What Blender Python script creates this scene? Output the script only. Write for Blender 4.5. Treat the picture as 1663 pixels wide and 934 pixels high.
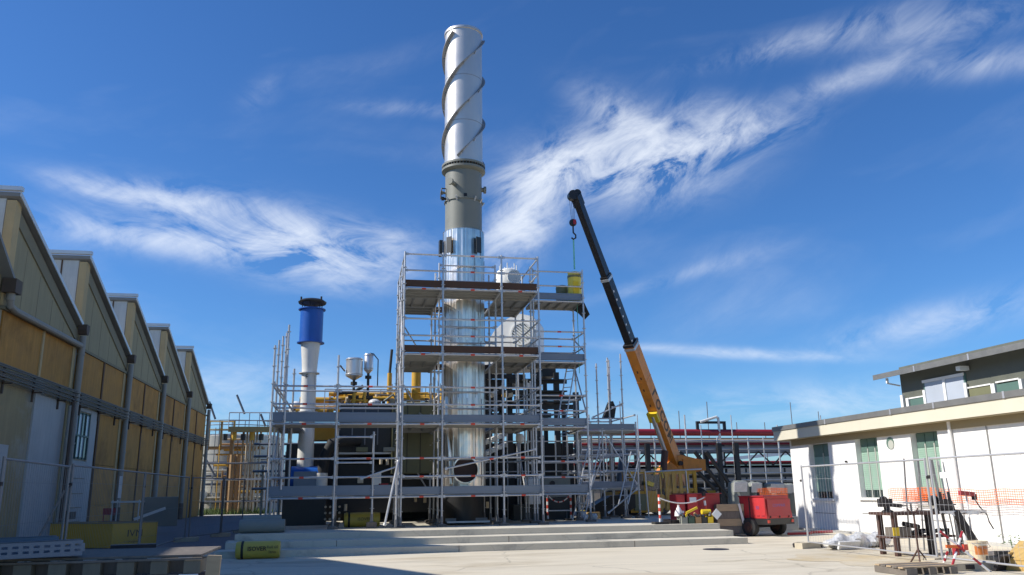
import bpy, math, random
from mathutils import Vector, Matrix
random.seed(7)
for o in list(bpy.data.objects): bpy.data.objects.remove(o)
S = bpy.context.scene
COL = S.collection
R = math.radians

# ------------------------------------------------------------------ camera
EYE = 1.40
PITCH = math.atan(329/1330.); YAW = R(11.0); ROLL = R(.83)
cam = bpy.data.cameras.new('camera'); camo = bpy.data.objects.new('camera', cam); COL.objects.link(camo)
cam.sensor_fit = 'HORIZONTAL'; cam.sensor_width = 36.0; cam.lens = 36.0*1330/1663.
cam.clip_start = .1; cam.clip_end = 3000
fw = Vector((math.sin(YAW)*math.cos(PITCH), math.cos(YAW)*math.cos(PITCH), math.sin(PITCH)))
rt = Vector((math.cos(YAW), -math.sin(YAW), 0)); up = rt.cross(fw)
rt2 = rt*math.cos(ROLL) - up*math.sin(ROLL); up2 = rt*math.sin(ROLL) + up*math.cos(ROLL)
camo.matrix_world = Matrix(((rt2.x, up2.x, -fw.x, 0), (rt2.y, up2.y, -fw.y, 0), (rt2.z, up2.z, -fw.z, EYE), (0, 0, 0, 1)))
S.camera = camo

# ------------------------------------------------------------------ sun, sky, exposure
SUN_EL = R(40.0); SUN_HEAD = R(-86.0)
sun_dir = Vector((math.sin(SUN_HEAD)*math.cos(SUN_EL), math.cos(SUN_HEAD)*math.cos(SUN_EL), math.sin(SUN_EL)))
sl = bpy.data.lights.new('sun', 'SUN'); sl.energy = 5.0; sl.angle = R(.53); sl.color = (1.0, .95, .87)
so = bpy.data.objects.new('sun', sl); COL.objects.link(so); so.rotation_euler = sun_dir.to_track_quat('Z', 'Y').to_euler(); so.location = sun_dir*60

W = bpy.data.worlds.new('World'); S.world = W; W.use_nodes = True
nt = W.node_tree; nt.nodes.clear()
def N(t, tree=None, **kw):
    n = (tree or nt).nodes.new(t)
    for k, v in kw.items(): setattr(n, k, v)
    return n
def M(op, a, b=None, c=None, tree=None, clamp=False):
    t = tree or nt
    n = t.nodes.new('ShaderNodeMath'); n.operation = op; n.use_clamp = clamp
    for i, v in enumerate((a, b, c)):
        if v is None: continue
        if isinstance(v, (int, float)): n.inputs[i].default_value = v
        else: t.links.new(v, n.inputs[i])
    return n.outputs[0]
sky = N('ShaderNodeTexSky', sky_type='NISHITA', sun_disc=False)
sky.sun_elevation = SUN_EL; sky.sun_rotation = SUN_HEAD % (2*math.pi); sky.altitude = 200; sky.air_density = 1.0; sky.dust_density = .4; sky.ozone_density = 2.0
hsv = N('ShaderNodeHueSaturation'); hsv.inputs['Saturation'].default_value = 1.12; hsv.inputs['Value'].default_value = 1.0
nt.links.new(sky.outputs[0], hsv.inputs['Color'])
tint = N('ShaderNodeVectorMath', operation='MULTIPLY'); nt.links.new(hsv.outputs[0], tint.inputs[0]); tint.inputs[1].default_value = (.52, .84, 1.22)
tc = N('ShaderNodeTexCoord'); sep = N('ShaderNodeSeparateXYZ'); nt.links.new(tc.outputs['Generated'], sep.inputs[0])
dx, dy, dz = sep.outputs
az = M('ARCTAN2', dx, dy); el = M('ARCSINE', dz)          # radians, clockwise from +Y
def noise(vec, scale, detail=6, rough=.55, dist=0., tree=None):
    t = tree or nt
    n = t.nodes.new('ShaderNodeTexNoise'); n.inputs['Scale'].default_value = scale; n.inputs['Detail'].default_value = detail
    n.inputs['Roughness'].default_value = rough; n.inputs['Distortion'].default_value = dist
    t.links.new(vec, n.inputs['Vector']); return n.outputs[0]
def rotated(angle, sa, sb, ox=0., oy=0.):
    ca, sa_ = math.cos(angle), math.sin(angle)
    u = M('ADD', M('MULTIPLY', az, ca), M('MULTIPLY', el, sa_)); v = M('SUBTRACT', M('MULTIPLY', el, ca), M('MULTIPLY', az, sa_))
    cb = N('ShaderNodeCombineXYZ'); nt.links.new(M('MULTIPLY_ADD', u, sa, ox), cb.inputs[0]); nt.links.new(M('MULTIPLY_ADD', v, sb, oy), cb.inputs[1]); return cb.outputs[0]
wisp = noise(rotated(R(24), 6.5, 13.), 1.7, 10, .64, .55)
wisp2 = noise(rotated(R(-10), 5.0, 13., 3.1, 1.7), 1.7, 10, .63, .6)
soft = noise(rotated(R(8), 2.2, 6., 8.0, 4.0), 1.3, 5, .5, .5)
fine = noise(rotated(R(32), 6., 60., 2., 2.), 1.5, 6, .6, .3)
# (azimuth deg, elevation deg, half length deg, half height deg, tilt deg, weight, which streak field)
CLOUDS = [(20.2, 22.2, 5.6, 2.2, 3, 1.2, 1), (13.6, 21.8, 3.2, 1.3, 10, .75, 1), (27.0, 23.2, 4.2, .9, 6, .7, 1), (12.0, 18.8, 3.6, 1.7, 48, 1.15, 1), (19.4, 25.3, 3.2, 1.2, -28, .50, 1), (26.5, 24.8, 3.0, 1.0, -14, .30, 1),
          (-11., 18.6, 4.6, 1.0, -3, .62, 2), (-4.4, 17.3, 4.6, 1.5, -6, .70, 2), (-3.4, 15.3, 5.0, 1.3, -8, .72, 2), (1.4, 16.4, 3.0, 1.3, 0, .55, 2), (-9., 16.3, 6., 1.2, -5, .35, 2), (-15.5, 16.2, 5.0, .9, -3, .45, 2), (-16.5, 18.9, 3.5, .7, -4, .4, 2),
          (33.0, 28.6, 7.0, .7, 4, .24, 1), (41.0, 27.6, 5.5, 1.0, -4, .26, 1), (43.5, 24.8, 4., .8, -8, .30, 1), (35.0, 25.6, 5., .7, 8, .30, 1), (38.5, 9.8, 5.5, 1.0, 9, .36, 1), (26.0, 8.8, 7.0, .35, -6, .45, 2), (22.8, 14.2, 6.0, .5, 12, .16, 1),
          (2.7, 26.1, 4., .5, 0, .14, 1), (-7.5, 26.2, 1.5, .8, 40, .12, 1), (-8., 6.5, 12., 1.8, 0, .30, 2), (30., 5.2, 14., 1.2, 0, .30, 2)]
dens = None
for (a0, e0, la, lb, tl, w, fld) in CLOUDS:
    A, B = M('SUBTRACT', az, R(a0)), M('SUBTRACT', el, R(e0)); c_, s_ = math.cos(R(tl)), math.sin(R(tl))
    u = M('DIVIDE', M('ADD', M('MULTIPLY', A, c_), M('MULTIPLY', B, s_)), R(la)); v = M('DIVIDE', M('SUBTRACT', M('MULTIPLY', B, c_), M('MULTIPLY', A, s_)), R(lb))
    g = M('MULTIPLY', M('EXPONENT', M('MULTIPLY', M('ADD', M('MULTIPLY', u, u), M('MULTIPLY', v, v)), -1.0)), w)
    st = wisp if fld == 1 else wisp2
    g = M('MULTIPLY', g, M('MULTIPLY', M('SUBTRACT', st, .37, clamp=True), 4.0))
    dens = g if dens is None else M('ADD', dens, g)
gen = M('MULTIPLY', M('MULTIPLY', M('SUBTRACT', soft, .52, clamp=True), .5), M('MULTIPLY', M('SUBTRACT', wisp, .22, clamp=True), 1.6))
dens = M('ADD', dens, gen)
dens = M('MULTIPLY', dens, M('MULTIPLY_ADD', fine, .9, .55))
dens = M('MULTIPLY', M('SUBTRACT', 1.0, M('EXPONENT', M('MULTIPLY', dens, -1.5))), .92)
mixc = N('ShaderNodeMix', data_type='RGBA'); nt.links.new(dens, mixc.inputs[0]); nt.links.new(tint.outputs[0], mixc.inputs[6]); mixc.inputs[7].default_value = (8.4, 8.9, 9.6, 1)
bg = N('ShaderNodeBackground'); bg.inputs[1].default_value = .10; nt.links.new(mixc.outputs[2], bg.inputs[0])
wo = N('ShaderNodeOutputWorld'); nt.links.new(bg.outputs[0], wo.inputs[0])
S.view_settings.view_transform = 'Standard'; S.view_settings.look = 'None'; S.view_settings.gamma = 1; S.view_settings.exposure = 0.22
S.view_settings.use_curve_mapping = False

# ------------------------------------------------------------------ materials
MATS = {}
def mat(name, col, rough=.6, metal=0., var=.15, scale=3., bump=0., bscale=40., streak=0., col2=None, stretch=(1, 1, 1), c2amt=.5, spec=.5, c2scale=None, trans=0., alpha=1.):
    m = bpy.data.materials.new(name); m.use_nodes = True; t = m.node_tree; b = t.nodes['Principled BSDF']
    tcn = t.nodes.new('ShaderNodeTexCoord'); mp = t.nodes.new('ShaderNodeMapping'); mp.inputs['Scale'].default_value = stretch
    geo = t.nodes.new('ShaderNodeNewGeometry'); t.links.new(geo.outputs['Position'], mp.inputs['Vector'])
    vec = mp.outputs[0]
    n1 = noise(vec, scale, 8, .62, .2, t)
    oi = t.nodes.new('ShaderNodeObjectInfo')
    f = M('MULTIPLY_ADD', M('SUBTRACT', n1, .5, tree=t), var*3.2, 1.0, tree=t)
    f = M('MULTIPLY', f, M('MULTIPLY_ADD', oi.outputs['Random'], var*.5, 1-var*.25, tree=t), tree=t)
    if streak:
        mp2 = t.nodes.new('ShaderNodeMapping'); mp2.inputs['Scale'].default_value = (5, 5, .35); t.links.new(geo.outputs['Position'], mp2.inputs['Vector'])
        n2 = noise(mp2.outputs[0], 1.6, 6, .65, .1, t)
        f = M('MULTIPLY', f, M('MULTIPLY_ADD', M('SUBTRACT', n2, .5, tree=t), streak*3, 1.0, tree=t), tree=t)
    vm = t.nodes.new('ShaderNodeVectorMath'); vm.operation = 'SCALE'
    if col2:
        n3 = noise(vec, c2scale or scale*.6, 7, .65, .4, t)
        rmp = M('MULTIPLY_ADD', M('SUBTRACT', n3, 1-c2amt, tree=t), 6., .5, tree=t, clamp=True)
        mx = t.nodes.new('ShaderNodeMix'); mx.data_type = 'RGBA'; t.links.new(rmp, mx.inputs[0]); mx.inputs[6].default_value = (*col, 1); mx.inputs[7].default_value = (*col2, 1)
        t.links.new(mx.outputs[2], vm.inputs[0])
    else: vm.inputs[0].default_value = col
    t.links.new(f, vm.inputs['Scale']); t.links.new(vm.outputs[0], b.inputs['Base Color'])
    b.inputs['Metallic'].default_value = metal; b.inputs['Specular IOR Level'].default_value = spec
    t.links.new(M('MULTIPLY_ADD', M('SUBTRACT', n1, .5, tree=t), .35, rough, tree=t, clamp=True), b.inputs['Roughness'])
    if bump:
        bn = t.nodes.new('ShaderNodeBump'); bn.inputs['Strength'].default_value = bump; bn.inputs['Distance'].default_value = .02
        t.links.new(noise(vec, bscale, 5, .6, 0, t), bn.inputs['Height']); t.links.new(bn.outputs[0], b.inputs['Normal'])
    if trans: b.inputs['Transmission Weight'].default_value = trans
    if alpha < 1: b.inputs['Alpha'].default_value = alpha
    MATS[name] = m; return m

mat('yard', (.60, .54, .42), .92, var=.11, scale=1.1, bump=.5, bscale=14., col2=(.46, .395, .285), c2amt=.42, c2scale=.7, stretch=(.32, 1.2, 1))
mat('sand', (.52, .42, .26), .95, var=.18, scale=1.5, bump=.4, bscale=25., col2=(.57, .50, .37), c2amt=.5, c2scale=1.2)
mat('asphalt', (.16, .165, .18), .9, var=.15, scale=2., bump=.3, bscale=60.)
mat('concrete', (.46, .45, .41), .9, var=.10, scale=1.2, bump=.25, bscale=14., streak=.07)
mat('concrete_step', (.60, .555, .45), .9, var=.10, scale=1.0, bump=.2, bscale=14., col2=(.34, .32, .27), c2amt=.38, c2scale=.9)
mat('far_ground', (.30, .28, .22), .95, var=.2, scale=.2)
mat('galv', (.53, .535, .54), .45, .5, var=.20, scale=4.)
mat('galv_dark', (.20, .205, .215), .5, .5, var=.15, scale=4.)
mat('toeboard', (.185, .215, .26), .45, .4, var=.10, scale=2.)
mat('tray_steel', (.13, .16, .21), .4, .5, var=.15, scale=3.)
mat('deck', (.31, .31, .29), .6, .3, var=.15, scale=3.)
mat('wood_brown', (.085, .042, .022), .75, var=.25, scale=3., stretch=(.4, 1, 8))
mat('wood_pale', (.42, .31, .19), .8, var=.2, scale=4., stretch=(1, 1, 6))
mat('wood_yellow', (.55, .36, .12), .75, var=.15, scale=4., stretch=(1, 6, 1))
mat('wood_mid', (.17, .15, .11), .85, var=.25, scale=5., stretch=(3, 1, 1))
mat('wood_old', (.17, .145, .12), .85, var=.3, scale=4., stretch=(5, 1, 1))
mat('wood_dark', (.07, .04, .03), .85, var=.3, scale=3.)
mat('red_mark', (.62, .07, .04), .5)
mat('silver_paint', (.64, .60, .55), .40, .72, var=.04, scale=1.)
mat('strake', (.30, .30, .30), .5, .4, var=.08)
mat('green_grey', (.20, .20, .165), .5, 0., var=.07, scale=1.5)
mat('dark_flange', (.06, .065, .06), .5)
mat('white_paint', (.72, .71, .67), .5, var=.07, scale=2., streak=.07)
mat('white_panel', (.80, .80, .76), .4, var=.05)
mat('blue_paint', (.012, .10, .42), .38, var=.10, scale=2.)
mat('black_steel', (.013, .013, .014), .5, var=.3)
mat('black_rubber', (.025, .025, .025), .8, var=.3)
mat('olive', (.17, .17, .09), .55, var=.12, scale=1.2, streak=.06)
mat('navy_panel', (.035, .05, .075), .4, var=.15)
mat('dark_panel', (.028, .03, .029), .5, var=.2, streak=.1)
mat('tan_steel', (.40, .29, .12), .6, .1, var=.2, scale=2., streak=.15)
mat('yellow_pipe', (.62, .36, .04), .5, var=.12)
mat('rust_pipe', (.36, .22, .10), .65, .1, var=.2, streak=.1)
mat('pale_pipe', (.58, .49, .35), .55, .2, var=.12)
mat('tank_metal', (.50, .48, .42), .5, .35, var=.12, scale=.6, streak=.10)
mat('silver_tank', (.75, .75, .75), .32, .75, var=.05)
mat('crane_orange', (.70, .25, .035), .5, var=.14, scale=2.5, streak=.10, col2=(.52, .19, .04), c2amt=.40, c2scale=2.2)
mat('crane_yellow', (.58, .31, .025), .5, var=.15, scale=1.5, streak=.08)
mat('boom_black', (.018, .016, .017), .42, var=.25, scale=2.)
mat('red_paint', (.52, .03, .035), .48, var=.12, scale=3., streak=.10, col2=(.40, .045, .04), c2amt=.40, c2scale=2.5)
mat('red_dull', (.36, .02, .03), .5, var=.12)
mat('maroon_pipe', (.30, .02, .03), .4, var=.1)
mat('yellow_wrap', (.58, .43, .07), .45, var=.10, scale=3., bump=.3, bscale=12.)
mat('yellow_bright', (.80, .62, .08), .45, var=.12, scale=3., bump=.4, bscale=9.)
mat('yellow_box', (.58, .33, .02), .55, var=.10, scale=2., streak=.06)
mat('grey_roll', (.24, .25, .215), .6, var=.1)
mat('hall_plaster', (.38, .29, .15), .92, var=.16, scale=.8, bump=.2, streak=.16, col2=(.44, .41, .34), c2amt=.42, c2scale=.33)
mat('hall_white', (.46, .45, .42), .9, var=.10, scale=1.4, streak=.12)
mat('hall_ochre', (.46, .225, .05), .85, var=.22, scale=1.1, bump=.1, streak=.24, col2=(.32, .15, .03), c2amt=.42)
mat('hall_sheet', (.34, .285, .165), .85, var=.12, scale=.9, streak=.16, bump=.15, bscale=3.)
mat('hall_trim', (.52, .38, .19), .8, var=.12, scale=1.5, streak=.1)
mat('hall_barge', (.235, .20, .125), .8, var=.15)
mat('hall_brown', (.13, .07, .035), .8, var=.2, streak=.1)
mat('hall_roof', (.26, .26, .25), .7, .2, var=.2, scale=1.)
mat('hall_cap', (.66, .67, .66), .5, .4, var=.1)
mat('clerestory', (.60, .60, .55), .55, var=.15, scale=1., streak=.15)
mat('down_pipe', (.31, .29, .25), .65, .1, var=.12, streak=.1)
mat('pipe_grime', (.17, .155, .13), .7, .1, var=.15, scale=2.)
mat('wire_sunlit', (.46, .46, .47), .45, .4, var=.1)  # pale copy of wire: sunlight on the right fences put into the colour
mat('hopper', (.10, .07, .05), .7, var=.2)
mat('green_frame', (.08, .15, .13), .6, var=.15)
mat('dark_glass', (.03, .045, .045), .12, var=.2)
mat('office_white', (.77, .76, .73), .85, var=.05, scale=1.2, bump=.25, bscale=18., streak=.06)
mat('office_cream', (.62, .575, .45), .8, var=.05, scale=1., streak=.03)
mat('mullion_grey', (.42, .43, .38), .6, var=.05)
mat('flashing', (.24, .235, .22), .5, .5, var=.1)
mat('zinc_roof', (.50, .50, .52), .45, .5, var=.08)
mat('soffit', (.34, .28, .17), .85, var=.08)
mat('shutter', (.30, .44, .35), .55, var=.06)
mat('shutter_dark', (.10, .17, .14), .4, var=.1)  # dark green; also paints the shade at window tops and round vent
mat('dark_green_wall', (.115, .12, .095), .6, var=.15)
mat('pale_glass', (.42, .46, .52), .15, var=.1, scale=1.)
mat('orange_net', (.85, .17, .03), .6, var=.08)
mat('plastic_sheet', (.66, .66, .65), .28, var=.15, scale=4., bump=.7, bscale=7.)
mat('bucket', (.70, .58, .40), .5, var=.06)
mat('bucket_label', (.62, .20, .05), .5, var=.2, scale=12.)
mat('rust_steel', (.095, .05, .04), .65, .3, var=.25, scale=6.)
mat('dark_iron', (.035, .032, .035), .5, .5, var=.3)
mat('card', (.48, .33, .15), .85, var=.1)
mat('white_sign', (.82, .82, .82), .6, var=.02)
mat('white_tape', (.80, .78, .76), .6, var=.04)
mat('letter_black', (.02, .018, .015), .6, var=.1)
mat('letter_blue', (.10, .10, .32), .5, var=.1)
mat('letter_brown', (.10, .055, .02), .6, var=.1)
mat('bright_yellow', (.75, .52, .02), .5, var=.1)
mat('teal_sling', (.16, .50, .42), .6, var=.05)
mat('grass', (.10, .15, .03), .8, var=.3, scale=2.)
mat('dry_grass', (.24, .22, .07), .8, var=.3)
mat('leaf', (.06, .12, .03), .7, var=.3)
mat('shed_roof', (.72, .72, .72), .5, .2, var=.05)
mat('shed_wall', (.36, .33, .29), .85, var=.1, streak=.08)
mat('block', (.50, .44, .33), .9, var=.15, scale=6.)
mat('wire', (.21, .21, .215), .5, .5, var=.1)  # base darkened for the hall shadow over the left fences; shared by rods
mat('green_bin', (.05, .09, .06), .6, var=.2)

def yard_wear(m, crack=.35, stain=.30):
    t = m.node_tree; b = t.nodes['Principled BSDF']; lk = b.inputs['Base Color'].links[0]; src = lk.from_socket
    geo = t.nodes.new('ShaderNodeNewGeometry'); mp = t.nodes.new('ShaderNodeMapping'); t.links.new(geo.outputs['Position'], mp.inputs['Vector'])
    nz = t.nodes.new('ShaderNodeTexNoise'); nz.inputs['Scale'].default_value = .9; nz.inputs['Detail'].default_value = 6; t.links.new(mp.outputs[0], nz.inputs['Vector'])
    ad = t.nodes.new('ShaderNodeVectorMath'); ad.operation = 'MULTIPLY_ADD'; t.links.new(nz.outputs['Color'], ad.inputs[0]); ad.inputs[1].default_value = (1.1, 1.1, 0); t.links.new(mp.outputs[0], ad.inputs[2])
    vo = t.nodes.new('ShaderNodeTexVoronoi'); vo.feature = 'DISTANCE_TO_EDGE'; vo.inputs['Scale'].default_value = .22; t.links.new(ad.outputs[0], vo.inputs['Vector'])
    line = M('SUBTRACT', 1.0, M('MULTIPLY', vo.outputs['Distance'], 160., tree=t), tree=t, clamp=True)
    m2 = t.nodes.new('ShaderNodeMapping'); m2.inputs['Scale'].default_value = (.45, 1.6, 1); t.links.new(geo.outputs['Position'], m2.inputs['Vector'])
    sm = noise(m2.outputs[0], .55, 5, .6, .6, t); sm2 = noise(m2.outputs[0], 2.6, 6, .7, .3, t)
    blot = M('MULTIPLY_ADD', M('SUBTRACT', sm, .56, tree=t, clamp=True), 3.2, M('MULTIPLY', M('SUBTRACT', sm2, .60, tree=t, clamp=True), 1.8, tree=t), tree=t, clamp=True)
    grit = noise(geo.outputs['Position'], 38., 3, .7, 0, t)
    f = M('SUBTRACT', M('SUBTRACT', 1.0, M('MULTIPLY', line, crack, tree=t), tree=t), M('MULTIPLY', blot, stain, tree=t), tree=t)
    f = M('MULTIPLY', f, M('MULTIPLY_ADD', grit, .22, .89, tree=t), tree=t)
    vs = t.nodes.new('ShaderNodeVectorMath'); vs.operation = 'SCALE'; t.links.new(src, vs.inputs[0]); t.links.new(f, vs.inputs['Scale']); t.links.new(vs.outputs[0], b.inputs['Base Color'])
yard_wear(MATS['yard'], .30, .34); yard_wear(MATS['concrete_step'], .12, .30); yard_wear(MATS['sand'], .0, .3)
# aluminium cladding: slightly wavy sheets, streaked reflections painted into the colour
def alu():
    m = bpy.data.materials.new('aluminium_cladding'); m.use_nodes = True; t = m.node_tree; b = t.nodes['Principled BSDF']
    geo = t.nodes.new('ShaderNodeNewGeometry'); mp = t.nodes.new('ShaderNodeMapping'); mp.inputs['Scale'].default_value = (5, 5, .05); t.links.new(geo.outputs['Position'], mp.inputs['Vector'])
    n1 = noise(mp.outputs[0], 2.0, 1.5, .5, 0, t)
    mp2 = t.nodes.new('ShaderNodeMapping'); mp2.inputs['Scale'].default_value = (1.5, 1.5, .9); t.links.new(geo.outputs['Position'], mp2.inputs['Vector'])
    n2 = noise(mp2.outputs[0], 1.5, 2, .5, 0, t)
    bn = t.nodes.new('ShaderNodeBump'); bn.inputs['Strength'].default_value = 1.0; bn.inputs['Distance'].default_value = .06; t.links.new(M('MULTIPLY_ADD', n2, .6, n1, tree=t), bn.inputs['Height'])
    t.links.new(bn.outputs[0], b.inputs['Normal'])
    vm = t.nodes.new('ShaderNodeVectorMath'); vm.operation = 'SCALE'; vm.inputs[0].default_value = (.86, .77, .66)
    t.links.new(M('MULTIPLY_ADD', M('SUBTRACT', n1,   .5, tree=t), 1.1, 1., tree=t), vm.inputs['Scale']); t.links.new(vm.outputs[0], b.inputs['Base Color'])
    b.inputs['Metallic'].default_value = 1; b.inputs['Roughness'].default_value = .30
    MATS['alu'] = m
alu()

# ------------------------------------------------------------------ mesh helpers
class MB:
    def __init__(s): s.v = []; s.f = []
    def add(s, vs, fs):
        k = len(s.v); s.v += [Vector(v) for v in vs]; s.f += [tuple(i+k for i in f) for f in fs]; return s
    def box(s, x0, x1, y0, y1, z0, z1):
        return s.add([(x0, y0, z0), (x1, y0, z0), (x1, y1, z0), (x0, y1, z0), (x0, y0, z1), (x1, y0, z1), (x1, y1, z1), (x0, y1, z1)],
                     [(3, 2, 1, 0), (4, 5, 6, 7), (0, 1, 5, 4), (1, 2, 6, 5), (2, 3, 7, 6), (3, 0, 4, 7)])
    def obox(s, c, size, rz=0., rx=0., ry=0.):
        Rm = Matrix.Rotation(rz, 3, 'Z') @ Matrix.Rotation(ry, 3, 'Y') @ Matrix.Rotation(rx, 3, 'X'); c = Vector(c); h = [q/2 for q in size]
        vs = [c + Rm @ Vector((sx*h[0], sy*h[1], sz*h[2])) for sz in (-1, 1) for sx, sy in ((-1, -1), (1, -1), (1, 1), (-1, 1))]
        return s.add(vs, [(3, 2, 1, 0), (4, 5, 6, 7), (0, 1, 5, 4), (1, 2, 6, 5), (2, 3, 7, 6), (3, 0, 4, 7)])
    def beam(s, a, b, w, h, upv=(0, 0, 1)):
        a, b = Vector(a), Vector(b); d = (b-a).normalized(); u = Vector(upv)
        if abs(d.dot(u)) > .98: u = Vector((0, 1, 0))
        r = d.cross(u).normalized(); u = r.cross(d)
        vs = [p + r*sx*w/2 + u*sz*h/2 for p in (a, b) for sx, sz in ((-1, -1), (1, -1), (1, 1), (-1, 1))]
        return s.add(vs, [(0, 1, 2, 3), (7, 6, 5, 4), (0, 4, 5, 1), (1, 5, 6, 2), (2, 6, 7, 3), (3, 7, 4, 0)])
    def tube(s, a, b, r, n=8, r2=None, cap=True):
        a, b = Vector(a), Vector(b); r2 = r if r2 is None else r2; d = (b-a).normalized()
        u = d.orthogonal().normalized() if abs(d.z) < .999 else Vector((1, 0, 0)); w = d.cross(u)
        vs = []
        for p, q in ((a, r), (b, r2)): vs += [p + (u*math.cos(2*math.pi*i/n) + w*math.sin(2*math.pi*i/n))*q for i in range(n)]
        fs = [(i, (i+1) % n, n+(i+1) % n, n+i) for i in range(n)]
        if cap: fs += [tuple(range(n-1, -1, -1)), tuple(range(n, 2*n))]
        return s.add(vs, fs)
    def path(s, pts, r, n=8):
        pts = [Vector(p) for p in pts]; rings = []
        u = None
        for i, p in enumerate(pts):
            d = ((pts[min(i+1, len(pts)-1)] - p).normalized() + (p - pts[max(i-1, 0)]).normalized()).normalized()
            u = d.orthogonal().normalized() if u is None else (u - d*u.dot(d)).normalized()
            w = d.cross(u); rings.append([p + (u*math.cos(2*math.pi*k/n) + w*math.sin(2*math.pi*k/n))*r for k in range(n)])
        vs = [v for g in rings for v in g]; fs = []
        for i in range(len(pts)-1): fs += [(i*n+k, i*n+(k+1) % n, (i+1)*n+(k+1) % n, (i+1)*n+k) for k in range(n)]
        fs += [tuple(range(n-1, -1, -1)), tuple(range((len(pts)-1)*n, len(pts)*n))]
        return s.add(vs, fs)
    def lathe(s, prof, c, n=32, axis='Z', caps=True):
        c = Vector(c); vs = []
        for r, h in prof:
            for i in range(n):
                a = 2*math.pi*i/n; x, y = r*math.cos(a), r*math.sin(a)
                vs.append(c + Vector((x, y, h) if axis == 'Z' else (h, x, y) if axis == 'X' else (y, h, x)))
        fs = [(j*n+i, j*n+(i+1) % n, (j+1)*n+(i+1) % n, (j+1)*n+i) for j in range(len(prof)-1) for i in range(n)]
        if caps: fs += [tuple(range(n-1, -1, -1)), tuple(range((len(prof)-1)*n, len(prof)*n))]
        return s.add(vs, fs)
    def prism(s, poly, ax, lo, hi):
        def P(a, b, q): return (q, a, b) if ax == 'X' else (a, q, b) if ax == 'Y' else (a, b, q)
        n = len(poly); vs = [P(a, b, lo) for a, b in poly] + [P(a, b, hi) for a, b in poly]
        return s.add(vs, [tuple(range(n-1, -1, -1)), tuple(range(n, 2*n))] + [(i, (i+1) % n, n+(i+1) % n, n+i) for i in range(n)])
    def ball(s, c, r, n=8, sz=1.):
        prof = [(r*math.sin(math.pi*k/n)+1e-4, -r*sz*math.cos(math.pi*k/n)) for k in range(n+1)]
        return s.lathe(prof, c, n*2)
    def build(s, name, m, parent=None, smooth=False, kind=None):
        off = OFF.get(parent.name, Vector((0, 0, 0))) if parent else Vector((0, 0, 0))
        me = bpy.data.meshes.new(name); me.from_pydata([tuple(v-off) for v in s.v], [], s.f); me.validate(); me.update()
        import bmesh
        bm = bmesh.new(); bm.from_mesh(me); bmesh.ops.recalc_face_normals(bm, faces=bm.faces); bm.to_mesh(me); bm.free()
        me.materials.append(MATS[m])
        if smooth:
            for p in me.polygons: p.use_smooth = True
            try: me.set_sharp_from_angle(angle=R(35))
            except Exception: pass
        o = bpy.data.objects.new(name, me); COL.objects.link(o)
        if parent: o.parent = parent; OFF[o.name] = off
        else: OFF[o.name] = Vector((0, 0, 0))
        if kind: o['kind'] = kind
        return o
OFF = {}
def thing(name, label, cat, loc, group=None):
    o = bpy.data.objects.new(name, None); COL.objects.link(o); o.location = loc; o.empty_display_size = .2
    o['label'] = label; o['category'] = cat
    if group: o['group'] = group
    OFF[o.name] = Vector(loc); return o
def tag(o, label, cat, group=None):
    o['label'] = label; o['category'] = cat
    if group: o['group'] = group
    return o
def text(s, size, m, parent, mw, name='lettering', sx=1., depth=.002, bold=0.):
    cu = bpy.data.curves.new(name, 'FONT'); cu.body = s; cu.size = size; cu.extrude = depth; cu.align_x = 'CENTER'; cu.align_y = 'CENTER'; cu.resolution_u = 2; cu.offset = bold
    o = bpy.data.objects.new(name, cu); COL.objects.link(o)
    me = bpy.data.meshes.new_from_object(o.evaluated_get(bpy.context.evaluated_depsgraph_get())); bpy.data.objects.remove(o)
    off = OFF.get(parent.name); me.transform(Matrix.Translation(-off) @ mw @ Matrix.Diagonal((sx, 1, 1, 1))); me.materials.clear(); me.materials.append(MATS[m]); me.name = name
    q = bpy.data.objects.new(name, me); COL.objects.link(q); q.parent = parent; OFF[q.name] = off; return q
def facing(pos, xdir, ydir=(0, 0, 1)):
    x = Vector(xdir).normalized(); y = Vector(ydir).normalized(); z = x.cross(y); p = Vector(pos)
    return Matrix(((x.x, y.x, z.x, p.x), (x.y, y.y, z.y, p.y), (x.z, y.z, z.z, p.z), (0, 0, 0, 1)))
def struct(o): o['kind'] = 'structure'; return o
def copy_tree(o, parent=None):
    c = o.copy(); COL.objects.link(c); c.parent = parent; OFF[c.name] = OFF[o.name]
    for ch in list(o.children): copy_tree(ch, c)
    return c
def moved(o, d):
    o.location = o.location + Vector(d); OFF[o.name] = OFF[o.name] + Vector(d); return o

# ------------------------------------------------------------------ ground, platform, steps
PZ = .44
struct(MB().add([(-900, -200, -.012), (900, -200, -.012), (900, 1500, -.012), (-900, 1500, -.012)], [(0, 1, 2, 3)]).build('ground', 'far_ground'))
struct(MB().add([(-40, -20, 0), (40, -20, 0), (40, 34, 0), (-40, 34, 0)], [(0, 1, 2, 3)]).build('yard', 'yard'))
struct(MB().add([(-9.9, 26, .004), (-3.0, 23.2, .004), (-3.0, 64, .004), (-9.9, 64, .004)], [(0, 1, 2, 3)]).build('road', 'asphalt'))
struct(MB().add([(-9.9, 60.4, .01), (-3.1, 60.4, .01), (-3.1, 63.0, .01), (-9.9, 63.0, .01)], [(0, 1, 2, 3)]).build('pale_road_strip', 'concrete'))
pf = struct(MB().box(-2.75, 9.9, 21.75, 60, 0, PZ).box(9.905, 14.4, 25.6, 60, 0, PZ-.003).build('platform', 'concrete_step'))
stp = struct(MB().box(-2.85, 9.9, 20.95, 21.747, 0, .293).build('upper_step', 'concrete_step'))
stp2 = struct(MB().box(-2.95, 9.9, 20.15, 20.947, 0, .147).build('lower_step', 'concrete_step'))
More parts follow.
